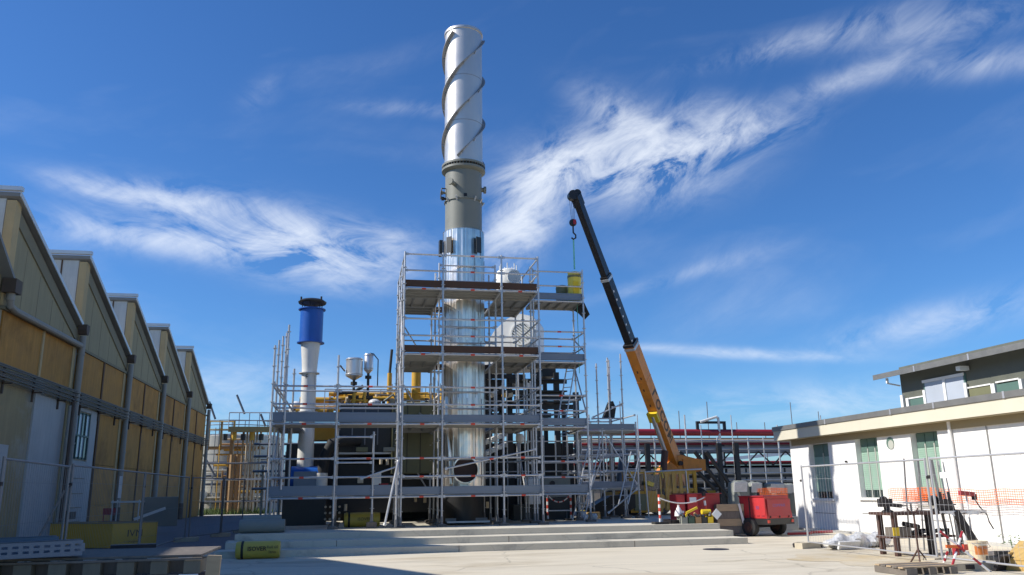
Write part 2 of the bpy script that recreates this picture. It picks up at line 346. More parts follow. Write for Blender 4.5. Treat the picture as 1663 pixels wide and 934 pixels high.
for (x, y0, z0, z1) in ((2.55, 20.147, .004, .145), (3.9, 20.947, .15, .291), (-.3, 20.947, .15, .291), (6.9, 20.147, .004, .145)):
    MB().box(x-.006, x+.006, y0-.002, y0+.001, z0, z1).build('step_joint', 'hall_brown', stp2 if y0 < 20.5 else stp)
struct(MB().box(-2.95, -2.78, 21.75, 22.1, 0, .29).build('step_end_block', 'concrete_step'))
sp = []
for k in range(40):
    a = 2*math.pi*k/40; q_ = 1+.18*math.sin(3*a+1)+.12*math.sin(7*a)+random.uniform(-.06, .06); sp.append((10.4+1.9*q_*math.cos(a), 15.0+1.5*q_*math.sin(a), .004))
struct(MB().add(sp, [tuple(range(40))]).build('sand_patch', 'sand'))
tag(MB().lathe([(.30, 0), (.30, .006), (.27, .008), (.0001, .008)], (8.35, 18.65, .002), 24).build('manhole_cover', 'dark_iron'), 'dark round drain cover lying in the yard before the steps', 'drain cover')

# ------------------------------------------------------------------ sawtooth hall (left)
HX = -9.93
hall = thing('sawtooth_hall', 'old factory hall with a row of sawtooth gables and ochre wall panels', 'building', (HX-6, 40, 0))
RID, VAL, BEAM = 10.02, 7.45, 6.74
ridges = [25.2, 32.0, 38.9, 45.8, 52.8]; valleys = [32.0, 38.9, 45.8, 52.8, 60.0]
MB().box(HX-.5, HX-.12, 4, 60, 0, BEAM-.01).build('wall', 'hall_plaster', hall)
MB().box(HX-22, HX-.5, 59.6, 60, 0, VAL-.1).build('end_wall', 'hall_plaster', hall)
MB().prism([(4, BEAM), (4, 8.2), (13.2, 7.45), (13.4, 10.3), (20.2, 7.45), (20.9, 10.3), (25.15, 7.45), (25.15, BEAM)], 'X', HX-.5, HX-.1).build('gable', 'hall_sheet', hall)  # unseen near bays, profile shaped so their shadow edge lands on yard and steps
nr = MB()
for a, b in (((13.4, 10.3), (20.2, 7.45)), ((20.9, 10.3), (25.15, 7.45))):
    nr.prism([(a[0], a[1]), (b[0], b[1]), (b[0], b[1]+.12), (a[0], a[1]+.12)], 'X', HX-22, HX+.22)
nr.build('roof_slope', 'hall_roof', hall)
for i, (yr, yv) in enumerate(zip(ridges, valleys)):
    y1 = yv-.02
    g = MB().prism([(yr+.12, BEAM), (yr+.12, RID-.12), (y1, VAL-.13), (y1, BEAM)], 'X', HX-.45, HX-.10).build('gable', 'hall_sheet', hall)
    for k in range(1, 5):
        y = yr+.12+(y1-yr-.12)*k/5.2; zt = RID-.12 + (VAL-RID)*(y-yr-.12)/(y1-yr-.12) - .62
        if zt > BEAM+.1: MB().box(HX-.101, HX-.094, y-.012, y+.012, BEAM+.02, zt).build('sheet_joint', 'hall_barge', g)
    # barge board under the roof edge, lighter strip
    MB().prism([(yr+.3, RID-.28), (y1, VAL-.22), (y1-.0, VAL-.62), (yr+.3, RID-.72)], 'X', HX-.099, HX-.055).build('barge_board', 'hall_barge', hall)
    rs = MB().prism([(yr-.1, RID), (yv-.05, VAL-.02), (yv-.05, VAL+.10), (yr-.1, RID+.12)], 'X', HX-22, HX+.07).build('roof_slope', 'hall_roof', hall)
    MB().prism([(yr-.12, RID+.0), (yv-.06, VAL-.01), (yv-.06, VAL+.13), (yr-.12, RID+.15)], 'X', HX+.073, HX+.10).build('roof_edge', 'hall_cap', rs)
    MB().box(HX-22, HX+.13, yr-.20, yr-.02, RID+.155, RID+.28).build('ridge_gutter', 'hall_cap', hall)
    # clerestory: upright sheets and the beige corner post
    MB().box(HX-.30, HX-.04, yr-.02, yr+.40, BEAM+.02, RID-.10).build('corner_post', 'hall_trim', hall)
    for k in range(14):
        x1 = HX-.33-k*.62
        MB().box(x1-.56, x1, yr+.02, yr+.08, VAL-.05, RID-.05).build('glazing_panel', 'clerestory', hall)
        MB().box(x1-.60, x1-.565, yr-.01, yr+.10, VAL-.05, RID-.05).build('glazing_bar', 'hall_brown', hall)
    # hopper and downpipe at the valley
    dp = MB().tube((HX+.10, yv, .9), (HX+.10, yv, VAL-.35), .115, 12)
    for zz in (1.6, 3.2, 5.0, 6.4): dp.tube((HX+.10, yv, zz), (HX+.10, yv, zz+.07), .135, 12)
    d = dp.build('downpipe', 'down_pipe', hall, True)
    MB().prism([(yv-.17, VAL+.06), (yv+.17, VAL+.06), (yv+.17, VAL-.14), (yv+.1, VAL-.3), (yv-.1, VAL-.3), (yv-.17, VAL-.14)], 'X', HX-.05, HX+.25).build('hopper', 'hopper', d)
    MB().tube((HX+.10, yv, .0), (HX+.10, yv, .92), .14, 12).build('pipe_shoe', 'hopper', d, True)
    MB().box(HX-.118, HX-.045, yv-.42, yv-.16, 0, BEAM).build('pilaster', 'hall_trim', hall)
dp = MB().tube((HX+.12, 25.25, 7.15), (HX+.12, 25.25, 6.9), .12, 12).path([(HX+.12, 25.25, 6.95), (HX+.12, 25.35, 6.75), (HX+.12, 25.7, 6.7), (HX+.12, 31.8, 6.72)], .10, 10).build('drain_pipe', 'down_pipe', hall, True)
MB().box(HX-.05, HX+.32, 25.0, 25.45, 7.1, 7.5).build('hopper', 'hopper', dp)
MB().box(HX-.118, HX+.0, 25.2, 60, BEAM-.09, BEAM+.005).build('beam', 'hall_barge', hall)
# wall infill panels
def panel(y0, y1, z0, z1, m): MB().box(HX-.121, HX-.065+random.uniform(-.008, .008), y0, y1, z0, z1).build('wall_panel', m, hall)
for i, (yr, yv) in enumerate(zip(ridges, valleys)):
    mid = (yr+yv)/2
    for a, b in ((yr+.22, mid-.08), (mid+.08, yv-.44)):
        panel(a, b, 5.12, BEAM-.10, 'hall_ochre')
        if i >= 1 and not (i == 1 and a < mid-.1):
            for z0, z1 in ((.02, 1.02), (1.04, 2.6), (2.62, 4.60)): panel(a, b, z0, z1, 'hall_ochre')
    MB().box(HX-.118, HX-.02, mid-.075, mid+.075, .0 if i else 5.1, BEAM-.1).build('mullion_post', 'hall_brown' if i else 'hall_trim', hall)
for y0, y1, z0, z1 in ((24, 27.2, .02, 2.4), (27.25, 28.4, .02, 3.4), (28.45, 31.4, .02, 4.6), (29.2, 31.5, 1.2, 4.55)):
    pass
panel(28.6, 31.5, .02, 4.62, 'hall_white'); panel(24.6, 27.0, .9, 2.9, 'hall_white'); panel(32.18, 32.6, .02, 4.62, 'hall_white'); panel(34.55, 35.3, .02, 4.62, 'hall_white'); panel(32.62, 34.52, 4.5, 4.62, 'hall_white')
dr = MB().box(HX-.121, HX-.05, 32.66, 34.5, .02, 2.68).build('door', 'hall_white', hall)
for z in (.5, 1.0, 1.5, 2.05): MB().box(HX-.049, HX-.03, 32.75, 34.4, z-.012, z+.012).build('door_rail', 'hall_barge', dr)
MB().box(HX-.049, HX-.035, 33.0, 33.9, .60, .86).build('notice', 'hopper', dr)
wn = MB().box(HX-.119, HX-.10, 32.66, 34.5, 2.75, 4.46).build('window', 'green_frame', hall)
for k in range(4):
    for j in range(2):
        ya = 32.72+k*.44
        MB().box(HX-.099, HX-.085, ya, ya+.40, 2.82+j*.82, 3.56+j*.82).build('pane', 'pale_glass' if (k+j) % 3 else 'dark_glass', wn)
for k in range(5): MB().box(HX-.095, HX-.05, 32.66+k*.44, 32.71+k*.44, 2.75, 4.46).build('window_bar', 'green_frame', wn)
MB().box(HX-.095, HX-.045, 32.66, 34.5, 3.57, 3.63).build('window_bar', 'green_frame', wn)
# bundle of service pipes along the wall
for k in range(7):
    z = 4.66+k*.068
    MB().tube((HX+.14+(k % 2)*.05, 5, z), (HX+.14+(k % 2)*.05, 60.3, z), .026, 6).build('service_pipe', 'pipe_grime', hall)
y = 25.9
while y < 60:
    MB().box(HX-.05, HX+.25, y-.03, y+.03, 4.58, 4.62).box(HX-.06, HX-.0, y-.03, y+.03, 4.3, 5.15).build('pipe_bracket', 'hopper', hall); y += 2.35
MB().tube((HX+.16, 31.55, .2), (HX+.16, 31.55, 4.9), .075, 10).build('conduit', 'hopper', hall, True)
MB().tube((HX+.16, 31.25, .2), (HX+.16, 31.25, 4.5), .05, 10).build('conduit', 'down_pipe', hall, True)
MB().tube((HX-4, 33.2, 9.6), (HX-4, 33.2, 11.0), .22, 12).build('roof_vent', 'hall_cap', hall, True)

# ------------------------------------------------------------------ office building (right)
OX = 14.86
off = thing('office_building', 'low white office building with cream eaves band and green shuttered windows', 'building', (OX+5, 18, 0))
wins = [(24.15, 25.3, 1.0, 2.72), (21.6, 22.68, 1.04, 2.75), (19.05, 20.12, .93, 2.75)]
# wall pieces around the openings
edges = [26.23]
ys = [(26.23, 25.3), (24.15, 22.68), (21.6, 20.12), (19.05, 8.0)]
wall = MB()
for a, b in ys: wall.box(OX, OX+.35, b, a, 0, 2.92)
for (y0, y1, z0, z1) in wins: wall.box(OX, OX+.35, y0, y1, 0, z0-.0).box(OX, OX+.35, y0, y1, z1, 2.92)
wall.box(OX, OX+9, 26.231, 26.5, 0, 2.92)
wall.build('wall', 'office_white', off)
MB().box(OX+.36, OX+9, 8.0, 26.2, 0, 2.90).build('inner_core', 'dark_green_wall', off)
for n, (y0, y1, z0, z1) in enumerate(wins):
    w = MB().box(OX+.20, OX+.30, y0, y1, z0, z1).build('window', 'shutter_dark', off)
    np_ = 2 if n == 0 else 3; pw = (y1-y0)/np_
    for k in range(np_):
        a, b = y0+k*pw+.015, y0+(k+1)*pw-.015
        MB().box(OX+.165, OX+.198, a, b, z1-.40, z1-.02).build('shaded_top', 'shutter_dark', w); MB().box(OX+.165, OX+.198, a, b, z0+.22, z1-.41).build('shutter_panel', 'shutter', w)  # dark top strip paints the shade under the eaves onto each shutter
        sl_ = MB(); zz = z0+.26
        while zz < z1-.45: sl_.box(OX+.155, OX+.168, a+.03, b-.03, zz, zz+.022); zz += .055
        sl_.build('shutter_slats', 'shutter', w, kind='stuff')
        MB().box(OX+.17, OX+.197, a, b, z0+.02, z0+.20).build('pane', 'dark_glass', w)
        if k: MB().box(OX+.145, OX+.198, y0+k*pw-.02, y0+k*pw+.02, z0, z1-.30).build('mullion', 'mullion_grey', w)
    MB().box(OX-.07, OX+.20, y0-.06, y1+.06, z0-.07, z0-.002).build('sill', 'office_white', w)
    MB().box(OX-.004, OX+.01, y0-.02, y1+.02, z0-.46, z0-.44).build('panel_joint', 'flashing', w)
# round vent: dark disc with low pale disc paints the shade in its recess
rv = MB().lathe([(.17, -.012), (.17, -.003)], (OX, 21.0, 2.53), 28, 'X').build('round_window', 'shutter_dark', off)
MB().lathe([(.125, -.02), (.125, -.0125)], (OX, 20.965, 2.49), 24, 'X').build('pane', 'mullion_grey', rv)
MB().tube((OX-.06, 23.2, 2.1), (OX+.01, 23.2, 2.1), .03, 10).build('wall_plug', 'dark_iron', off)
# eaves
MB().box(14.5, OX+9, 8.0, 26.9, 2.94, 3.262).build('eaves_band', 'office_cream', off)
MB().box(14.53, OX+9, 8.0, 26.88, 2.925, 2.938).build('soffit', 'soffit', off)
MB().box(OX-.05, OX-.003, 8.0, 26.3, 2.735, 2.922).build('eaves_beam', 'soffit', off)
MB().box(14.47, OX+9.1, 8.0, 26.93, 3.265, 3.415).build('roof_flashing', 'flashing', off)
for y in (23.55, 20.3, 18.55, 16.2): MB().box(14.462, 14.472, y-.03, y+.03, 3.262, 3.425).build('flashing_joint', 'zinc_roof', off)
MB().tube((14.80, 18.5, .03), (14.80, 18.5, 2.93), .045, 10).build('downpipe', 'office_white', off, True)
MB().tube((14.835, 17.3, .03), (14.835, 17.3, 2.93), .012, 6).build('wall_cable', 'flashing', off)
MB().box(OX-.30, OX, 8., 26.3, 0, .06).build('kerb', 'concrete', off)
# upper storey
UX = 16.9
MB().box(UX+.03, UX+6, 8, 23.05, 3.42, 5.0).build('upper_wall', 'dark_green_wall', off)
e0 = (16.4, 4.69)
MB().prism([(16.4, 4.70), (16.4, 4.80), (22.5, 6.05), (22.5, 5.95)], 'Y', 8, 23.6).build('upper_roof', 'zinc_roof', off)
MB().box(16.37, 16.397, 8, 23.62, 4.66, 4.82).build('upper_fascia', 'flashing', off)
for y in (21.6, 19.35, 17.3): MB().box(16.36, 16.372, y-.03, y+.03, 4.66, 4.83).build('fascia_joint', 'zinc_roof', off)
uw = MB().box(UX-.02, UX+.029, 20.2, 21.95, 3.45, 4.42).build('window', 'green_frame', off)
for k in range(2): MB().box(UX-.03, UX-.022, 20.25+k*.85, 21.03+k*.85, 3.47, 4.36).build('pane', 'pale_glass', uw)
MB().box(UX-.06, UX-.031, 20.2, 21.95, 4.36, 4.44).build('window_head', 'office_white', uw)
for y in (20.2, 21.03, 21.93): MB().box(UX-.06, UX-.021, y-.05, y+.05, 3.44, 4.15 if y != 21.03 else 4.36).build('window_post', 'office_white', uw)
for y, w_ in ((23.0, .06), (22.75, .06), (19.2, .07), (18.25, .05)): MB().box(UX-.05, UX+.028, y-w_, y+w_, 3.42, 4.12 if y > 22.9 else 4.0).build('wall_post', 'office_white', off)
for a, b, z in ((21.98, 22.7, 3.98), (19.28, 20.15, 4.0), (18.3, 19.1, 4.02)):
    q = MB().box(UX-.03, UX+.028, a, b, z-.02, z+.02).build('rail', 'office_white', off)
for a, b in ((19.3, 20.12), (18.32, 19.1), (22.0, 22.66)):
    MB().box(UX-.012, UX+.0295, a, b, 3.45, 3.96).build('wall_panel', 'shutter_dark' if a != 19.3 else 'olive', off)
MB().box(UX-.3, UX+.0, 20.0, 20.16, 4.48, 4.6).build('flood_lamp', 'white_panel', off)
MB().beam((16.5, 23.1, 4.66), (16.5, 23.1, 4.5), .06, .06).beam((16.5, 23.1, 4.5), (UX, 23.05, 4.42), .04, .04).build('gutter_outlet', 'office_white', off)

# ------------------------------------------------------------------ chimney
CX, CY = 3.355, 25.45
ch = thing('steel_chimney', 'tall silver steel chimney with spiral strakes, standing inside the scaffold', 'chimney', (CX, CY, PZ))
RT = .635
top = MB().lathe([(RT, 11.92), (RT, 16.76), (RT+.03, 16.76), (RT+.03, 16.84), (RT-.03, 16.84), (RT-.03, 16.0)], (CX, CY, 0), 64, caps=False).build('upper_shell', 'silver_paint', ch, True)
for z in (13.35, 15.0): MB().lathe([(RT+.0005, z), (RT+.005, z+.006), (RT+.005, z+.018), (RT+.0005, z+.024)], (CX, CY, 0), 64, caps=False).build('weld_seam', 'strake', ch, True)
for k in range(3):
    sm = MB(); n = 90; p = 4.75; z0, z1 = 12.05, 16.62; vs = []; fs = []
    ph = R(k*120+245)
    for i in range(n+1):
        z = z0+(z1-z0)*i/n; a = ph + 2*math.pi*(z-z0)/p
        for r_ in (RT-.005, RT+.108):
            for dz_ in (-.013, .013): vs.append((CX+r_*math.cos(a), CY+r_*math.sin(a), z+dz_))
    for i in range(n):
        b0, b1 = i*4, i*4+4
        fs += [(b0, b0+2, b1+2, b1), (b0+1, b1+1, b1+3, b0+3), (b0+2, b0+3, b1+3, b1+2)]
    fs += [(0, 1, 3, 2), (n*4, n*4+2, n*4+3, n*4+1)]
    sk = sm.add(vs, fs).build('spiral_strake', 'strake', ch)
    for i in range(4, n, 9):
        z = z0+(z1-z0)*i/n; a = ph + 2*math.pi*(z-z0)/p
        c0, s0 = math.cos(a), math.sin(a)
        MB().beam((CX+RT*c0, CY+RT*s0, z-.09), (CX+(RT+.075)*c0, CY+(RT+.075)*s0, z-.015), .012, .03).build('strake_bracket', 'strake', sk)
MB().lathe([(.60, 11.85), (RT+.09, 11.85), (RT+.09, 11.92), (.60, 11.92)], (CX, CY, 0), 64).build('flange', 'green_grey', ch, True)
fl = MB().lathe([(.61, 11.62), (RT+.09, 11.70), (RT+.09, 11.77), (.61, 11.77)], (CX, CY, 0), 64).build('flange', 'green_grey', ch, True)
for k in range(44):
    a = 2*math.pi*k/44
    MB().tube((CX+.70*math.cos(a), CY+.70*math.sin(a), 11.768), (CX+.70*math.cos(a), CY+.70*math.sin(a), 11.848), .022, 6).build('flange_bolt', 'dark_flange', fl)
MB().lathe([(.605, 9.60), (.605, 11.66)], (CX, CY, 0), 64).build('lower_shell', 'green_grey', ch, True)
MB().lathe([(.606, 10.60), (.64, 10.60), (.64, 10.64), (.606, 10.64)], (CX, CY, 0), 64).build('stiffener_ring', 'green_grey', ch, True)
for k, a in enumerate((-118, -62, -35, -150, 0)):
    a = R(a); c0, s0 = math.cos(a), math.sin(a)
    MB().tube((CX+.6*c0, CY+.6*s0, 10.56), (CX+.69*c0, CY+.69*s0, 10.68), .03, 8).build('lifting_lug', 'galv', ch)
def nozzle(ang, z, r, ln, m='green_grey', disc=True):
    a = R(ang); d = Vector((math.cos(a), math.sin(a), 0)); p = Vector((CX, CY, z))
    b = MB().tube(p+d*.55, p+d*(.6+ln), r, 16)
    if disc: b.tube(p+d*(.6+ln-.05), p+d*(.6+ln+.03), r*1.6, 18)
    return b.build('nozzle', m, ch, True)
nozzle(-128, 11.12, .07, .26); nozzle(-3, 11.12, .075, .12); nozzle(-178, 10.95, .04, .13); nozzle(-172, 10.72, .04, .12, 'black_steel')
MB().path([(CX-.6, CY-.15, 11.05), (CX-.74, CY-.15, 11.06), (CX-.77, CY-.15, 10.9), (CX-.77, CY-.15, 10.68)], .022, 8).build('sampling_pipe', 'black_steel', ch, True)
MB().box(CX-.07, CX+.03, CY-.63, CY-.59, 10.66, 10.76).build('name_plate', 'black_steel', ch)
# aluminium cladding in overlapping bands, each made of sheets
RC = .668
zs = [1.55, 2.35, 3.25, 4.15, 5.05, 5.95, 6.85, 7.7, 8.6, 9.56]
for i in range(len(zs)-1):
    nsh = 8; n = 10
    for k in range(nsh):
        a0 = 2*math.pi*(k+.5*(i % 2))/nsh + .03; a1 = a0+2*math.pi/nsh+.012; r0 = RC+.006*(i % 2)+.003*(k % 2)
        vs = []; fs = []
        for j in range(n+1):
            a = a0+(a1-a0)*j/n
            for z in (zs[i]-.02, zs[i+1]): vs.append((CX+r0*math.cos(a), CY+r0*math.sin(a), z))
        fs = [(2*j, 2*j+2, 2*j+3, 2*j+1) for j in range(n)]
        sh = MB().add(vs, fs).build('cladding_sheet', 'alu', ch, True)
        MB().obox((CX+(r0+.004)*math.cos(a0), CY+(r0+.004)*math.sin(a0), (zs[i]+zs[i+1])/2), (.010, .014, zs[i+1]-zs[i]-.02), a0).build('sheet_seam', 'galv_dark', sh)
MB().lathe([(.60, 9.564), (RC+.01, 9.564), (RC+.01, 9.572), (.60, 9.60)], (CX, CY, 0), 64).build('cladding_cap', 'alu', ch, True)
MB().lathe([(.62, PZ), (.62, 1.56)], (CX, CY, 0), 48).build('base_skirt', 'black_steel', ch, True)
for ang in (-135, -58, -175):
    a = R(ang); d = Vector((math.cos(a), math.sin(a), 0)); p = Vector((CX, CY, 9.02))
    MB().obox(p+d*(RC+.09), (.03 if ang != -175 else .10, .20, .52), a).build('cladding_box', 'dark_panel', ch)
# flue inlet at the foot
inlet = MB().lathe([(.36, -.12), (.36, .5)], (CX-.04, CY-.70, 2.0), 36, 'Y', caps=False).lathe([(.40, -.12), (.36, -.12), (.36, -.06), (.40, -.06)], (CX-.04, CY-.70, 2.0), 36, 'Y', caps=False).build('flue_inlet', 'alu', ch, True)
MB().lathe([(.355, -.02), (.355, .0)], (CX-.04, CY-.70, 2.0), 36, 'Y').build('inlet_cover', 'wood_dark', inlet)
MB().path([(CX-.58, CY-.35, 4.2), (CX-.60, CY-.45, 3.4), (CX-.50, CY-.52, 2.5), (CX-.44, CY-.55, 1.6)], .075, 12).build('side_duct', 'alu', ch, True)

# ------------------------------------------------------------------ scaffolding
XA, XB, XC, XD, XE, XF, XG = -2.22, -.46, 1.36, 2.5, 4.27, 5.4, 7.13
R0, R1, R2, R3 = 23.6, 24.74, 25.98, 27.25
def post(par, x, y, z0, z1, base=True, r=.029, m='galv'):
    b = MB().tube((x, y, z0), (x, y, z1), r, 10)
    z = z0+.35
    while z < z1-.02: b.tube((x, y, z-.006), (x, y, z+.006), r*2.2, 8); z += .5
    o = b.build('standard', m, par, True)
    if base: MB().box(x-.14, x+.14, y-.11, y+.11, PZ+.002, z0-.013).build('sole_board', 'wood_old', o); MB().box(x-.08, x+.08, y-.08, y+.08, z0-.012, z0).tube((x, y, z0-.006), (x, y, z0+.20), .042, 8).build('base_jack', 'galv_dark', o)
    return o
def rail(par, a, b, mark=False, r=.0245, name='ledger', m='galv'):
    a, b = Vector(a), Vector(b); d = (b-a).normalized()
    o = MB().tube(a+d*.04, b-d*.04, r, 8).beam(a+d*.03, a+d*.10, .045, .07).beam(b-d*.03, b-d*.10, .045, .07).build(name, m, par, True)
    if mark: c = (a+b)/2; MB().tube(c-d*.06, c+d*.06, r+.003, 8).build('red_band', 'red_mark', o)
    return o
def planks(par, x0, x1, y0, y1, z, along='X', m='deck'):
    w = (y1-y0) if along == 'X' else (x1-x0); n = max(1, round(w/.36)); pw = w/n
    for k in range(n):
        q = MB(); t = .012
        if along == 'X':
            a, b = y0+k*pw+.008, y0+(k+1)*pw-.008
            q.box(x0+.03, x1-.03, a, b, z-t, z).box(x0+.03, x1-.03, a, a+.02, z-.075, z-t-.001).box(x0+.03, x1-.03, b-.02, b, z-.075, z-t-.001)
            for e in (x0+.031, x1-.071): q.box(e, e+.04, a+.021, b-.021, z-.07, z-t-.001)
        else:
            a, b = x0+k*pw+.008, x0+(k+1)*pw-.008
            q.box(a, b, y0+.03, y1-.03, z-t, z).box(a, a+.02, y0+.03, y1-.03, z-.075, z-t-.001).box(b-.02, b, y0+.03, y1-.03, z-.075, z-t-.001)
            for e in (y0+.031, y1-.071): q.box(a+.021, b-.021, e, e+.04, z-.07, z-t-.001)
        q.build('deck_plank', m, par)
def toe(par, a, b, z, m='toeboard', h=.2):
    a, b = Vector(a), Vector(b)
    o = MB().beam((a.x, a.y, z+h/2), (b.x, b.y, z+h/2), .03, h)
    if m == 'toeboard': o.beam((a.x, a.y-.02, z+h-.03), (b.x, b.y-.02, z+h-.03), .012, .035).beam((a.x, a.y-.02, z+.06), (b.x, b.y-.02, z+.06), .012, .035)
    return o.build('toeboard', m, par)
ZB = .515
DECKS = [1.31, 3.31, 5.32, 7.28]
# --- tall tower round the chimney
tw = thing('scaffold_tower', 'tall tube scaffold with wooden toeboards wrapped round the silver chimney', 'scaffold', (3.4, 25, PZ))
for x in (XC, XD, XE, XF):
    for y in (R0, R1, R2, R3):
        if y in (R1, R2) and x in (XD, XE) and False: continue
        post(tw, x, y, ZB, 8.35)
post(tw, XC-.14, R0-.30, ZB-.05, 4.1)
cols = [XC, XD, XE, XF]
for di, z in enumerate(DECKS):
    wood = di >= 2
    for a, b in zip(cols[:-1], cols[1:]):
        for dz in (-.05, .5, 1.0):
            rail(tw, (a, R0, z+dz), (b, R0, z+dz), mark=(a == XD or dz < 0 or di == 0), r=.026)
            rail(tw, (a, R3, z+dz), (b, R3, z+dz))
        if a == XD:
            for dz in (-.05, .5, 1.0): rail(tw, (a, R1, z+dz), (b, R1, z+dz))
        toe(tw, (a+.03, R0+.055, 0), (b-.03, R0+.055, 0), z+.01, 'wood_brown' if wood else 'toeboard', .21)
        planks(tw, a, b, R0+.075, R1, z, 'X')
        if a != XD: planks(tw, a, b, R2+.15, R3, z, 'X')
    for x in cols:
        for ya, yb in ((R0, R1), (R1, R2), (R2, R3)):
            rail(tw, (x, ya, z-.05), (x, yb, z-.05))
            if x in (XC, XF):
                for dz in (.5, 1.0): rail(tw, (x, ya, z+dz), (x, yb, z+dz))
    for a, b in ((XC, XD), (XE, XF)):
        planks(tw, a, b, R1+.02, R2+.13, z, 'Y')
    toe(tw, (XC+.05, R0+.1, 0), (XC+.05, R3, 0), z+.01, 'wood_brown' if wood else 'toeboard', .2)
    if di > 0: toe(tw, (XC+.1, R3-.05, 0), (XF-.1, R3-.05, 0), z+.01, 'wood_brown' if wood else 'toeboard', .2)
for i in range(3):
    rail(tw, (XC-.03, R0+.02, DECKS[i]+.1), (XC-.03, R1, DECKS[i+1]-.15), name='brace'); rail(tw, (XC-.03, R2, DECKS[i]+.1), (XC-.03, R1, DECKS[i+1]-.15), name='brace')
    rail(tw, (XD-.05, R3+.03, DECKS[i]+.1), (XC+.05, R3+.03, DECKS[i+1]-.2), name='brace')
rail(tw, (XF-.03, R2+.03, 1.5), (XF-.03, R3, 3.3), name='brace'); rail(tw, (XD+.05, R0-.06, 2.0), (XE+1.0, R0-.06, 2.55), True, name='brace')
rail(tw, (.90, 22.95, .50), (1.27, R0-.3, 2.30), r=.03, name='raker'); rail(tw, (.22, R0-.05, 1.75), (1.3, R0-.25, 2.1), name='brace')
# access ladders on the tower
def ladder(par, a, b, w=.34, wd=(1, 0, 0), m='galv'):
    a, b, wd = Vector(a), Vector(b), Vector(wd).normalized()*w/2
    o = MB().tube(a-wd, b-wd, .022, 6).tube(a+wd, b+wd, .022, 6).build('ladder_rails', m, par, True)
    n = int((b-a).length/.28)
    for k in range(1, n): p = a.lerp(b, k/n); MB().tube(p-wd, p+wd, .013, 6).build('rung', m, o)
# --- low scaffold, left of the tower
lw = thing('low_scaffold', 'low tube scaffold with blue grey steel toeboards around the white stack', 'scaffold', (-.6, 24.6, PZ))
for x, zt in ((XA, 5.45), (XB, 5.2)):
    for j, y in enumerate((R0, R1, R2, R3)):
        post(lw, x, y, ZB, (zt if j == 0 else zt+.35*j-(0 if x == XA else 1.0)) if not (x == XB and j) else 3.4)
for x, y, zt in ((XA+.45, R1+.3, 5.0), (XA+.35, R0+.02, 6.05)): post(lw, x, y, 1.5, zt, False)
post(lw, .58, R0+.03, ZB+.1, 3.05)
for di, z in enumerate(DECKS[:2]):
    for a, b in ((XA, XB), (XB, XC)):
        for dz in (-.05, .5, 1.0): rail(lw, (a, R0, z+dz), (b, R0, z+dz), mark=True, r=.026)
        toe(lw, (a+.03, R0+.055, 0), (b-.03, R0+.055, 0), z+.01, 'toeboard', .27)
        planks(lw, a, b, R0+.075, R1, z, 'X')
        rail(lw, (a, R1, z-.05), (b, R1, z-.05))
        for dz in (.5, 1.0): rail(lw, (a, R1, z+dz), (b, R1, z+dz)) if di else None
    for ya, yb in ((R0, R1), (R1, R2), (R2, R3)):
        for dz in (-.05, .5, 1.0): rail(lw, (XA, ya, z+dz), (XA, yb, z+dz))
        rail(lw, (XB, ya, z-.05), (XB, yb, z-.05))
    if di:
        planks(lw, XA, XA+.72, R1+.02, R3, z, 'Y')
    toe(lw, (XA+.05, R0+.1, 0), (XA+.05, R3, 0), z+.01, 'toeboard', .2)
rail(lw, (XA, R0, 4.44), (XA+.6, R1+.4, 3.55), name='brace'); rail(lw, (XA, R1, 1.6), (XA, R2, 3.3), name='brace'); rail(lw, (XA, R3, 1.6), (XA, R2, 3.3), name='brace')
for x in (.58,): rail(lw, (XB, R0-.03, 2.9), (x, R0-.03, 2.9)); rail(lw, (XB, R0-.03, 2.2), (x, R0-.03, 2.2))
# --- right hand bay
rb_ = thing('scaffold_bay', 'set back scaffold bay on the right side of the tower, carrying the yellow sacks', 'scaffold', (6.3, 25.3, PZ))
R4 = 25.98
for y in (R1, R4):
    post(rb_, XG, y, ZB, 8.3); post(rb_, XF+.09, y+.02, ZB, 8.3 if y == R1 else 4.9)
for z in DECKS:
    top_ = z > 7
    for dz in (-.05, .45, .92):
        rail(rb_, (XF+.09, R1, z+dz), (XG, R1, z+dz), mark=(dz > .2 and not top_)); rail(rb_, (XG, R1, z+dz), (XG, R4, z+dz))
        if not top_: rail(rb_, (XF+.09, R4, z+dz), (XG, R4, z+dz))
    toe(rb_, (XF+.12, R1+.05, 0), (XG-.02, R1+.05, 0), z+.01, 'toeboard', .22)
    planks(rb_, XF+.09, XG, R1+.07, R4, z, 'X' if z < 5 else 'Y'); rail(rb_, (XF+.09, R4, z-.05), (XG, R4, z-.05))
rail(rb_, (XG, R1, 3.6), (XG, R4, 5.2), name='brace'); rail(rb_, (XG, R1, 5.6), (XG, R4, 6.2), name='brace')
ladder(rb_, (6.45, 25.3, 3.5), (6.95, 25.75, 5.4), .3, (.7, -.7, 0))
# --- access scaffold right of the bay with ladders
ac = thing('access_scaffold', 'dense tube scaffold with ladders between the tower and the crane', 'scaffold', (8.4, 28, PZ))
for x in (7.35, 8.25, 8.95, 9.45):
    for y in (26.9, 28.2, 29.6):
        zt = {7.35: 3.5, 8.25: 3.5, 8.95: 6.0, 9.45: 6.15}[x]
        post(ac, x, y, ZB, zt if y > 27 or x < 8.5 else 3.6)
for z in (1.4, 1.95, 2.5, 3.3, 3.8):
    for y in (26.9, 28.2, 29.6):
        if z < 3.5 or y > 28: rail(ac, (7.35, y, z), (8.25, y, z)); rail(ac, (8.25, y, z+.02), (9.45, y, z+.02))
    for x in (7.35, 9.45): rail(ac, (x, 26.9, z+.03), (x, 29.6, z+.03))
for z in (1.42, 3.32): planks(ac, 7.35, 9.45, 26.95, 28.1, z, 'X'); toe(ac, (7.4, 26.88, 0), (9.4, 26.88, 0), z+.01, 'toeboard', .2)
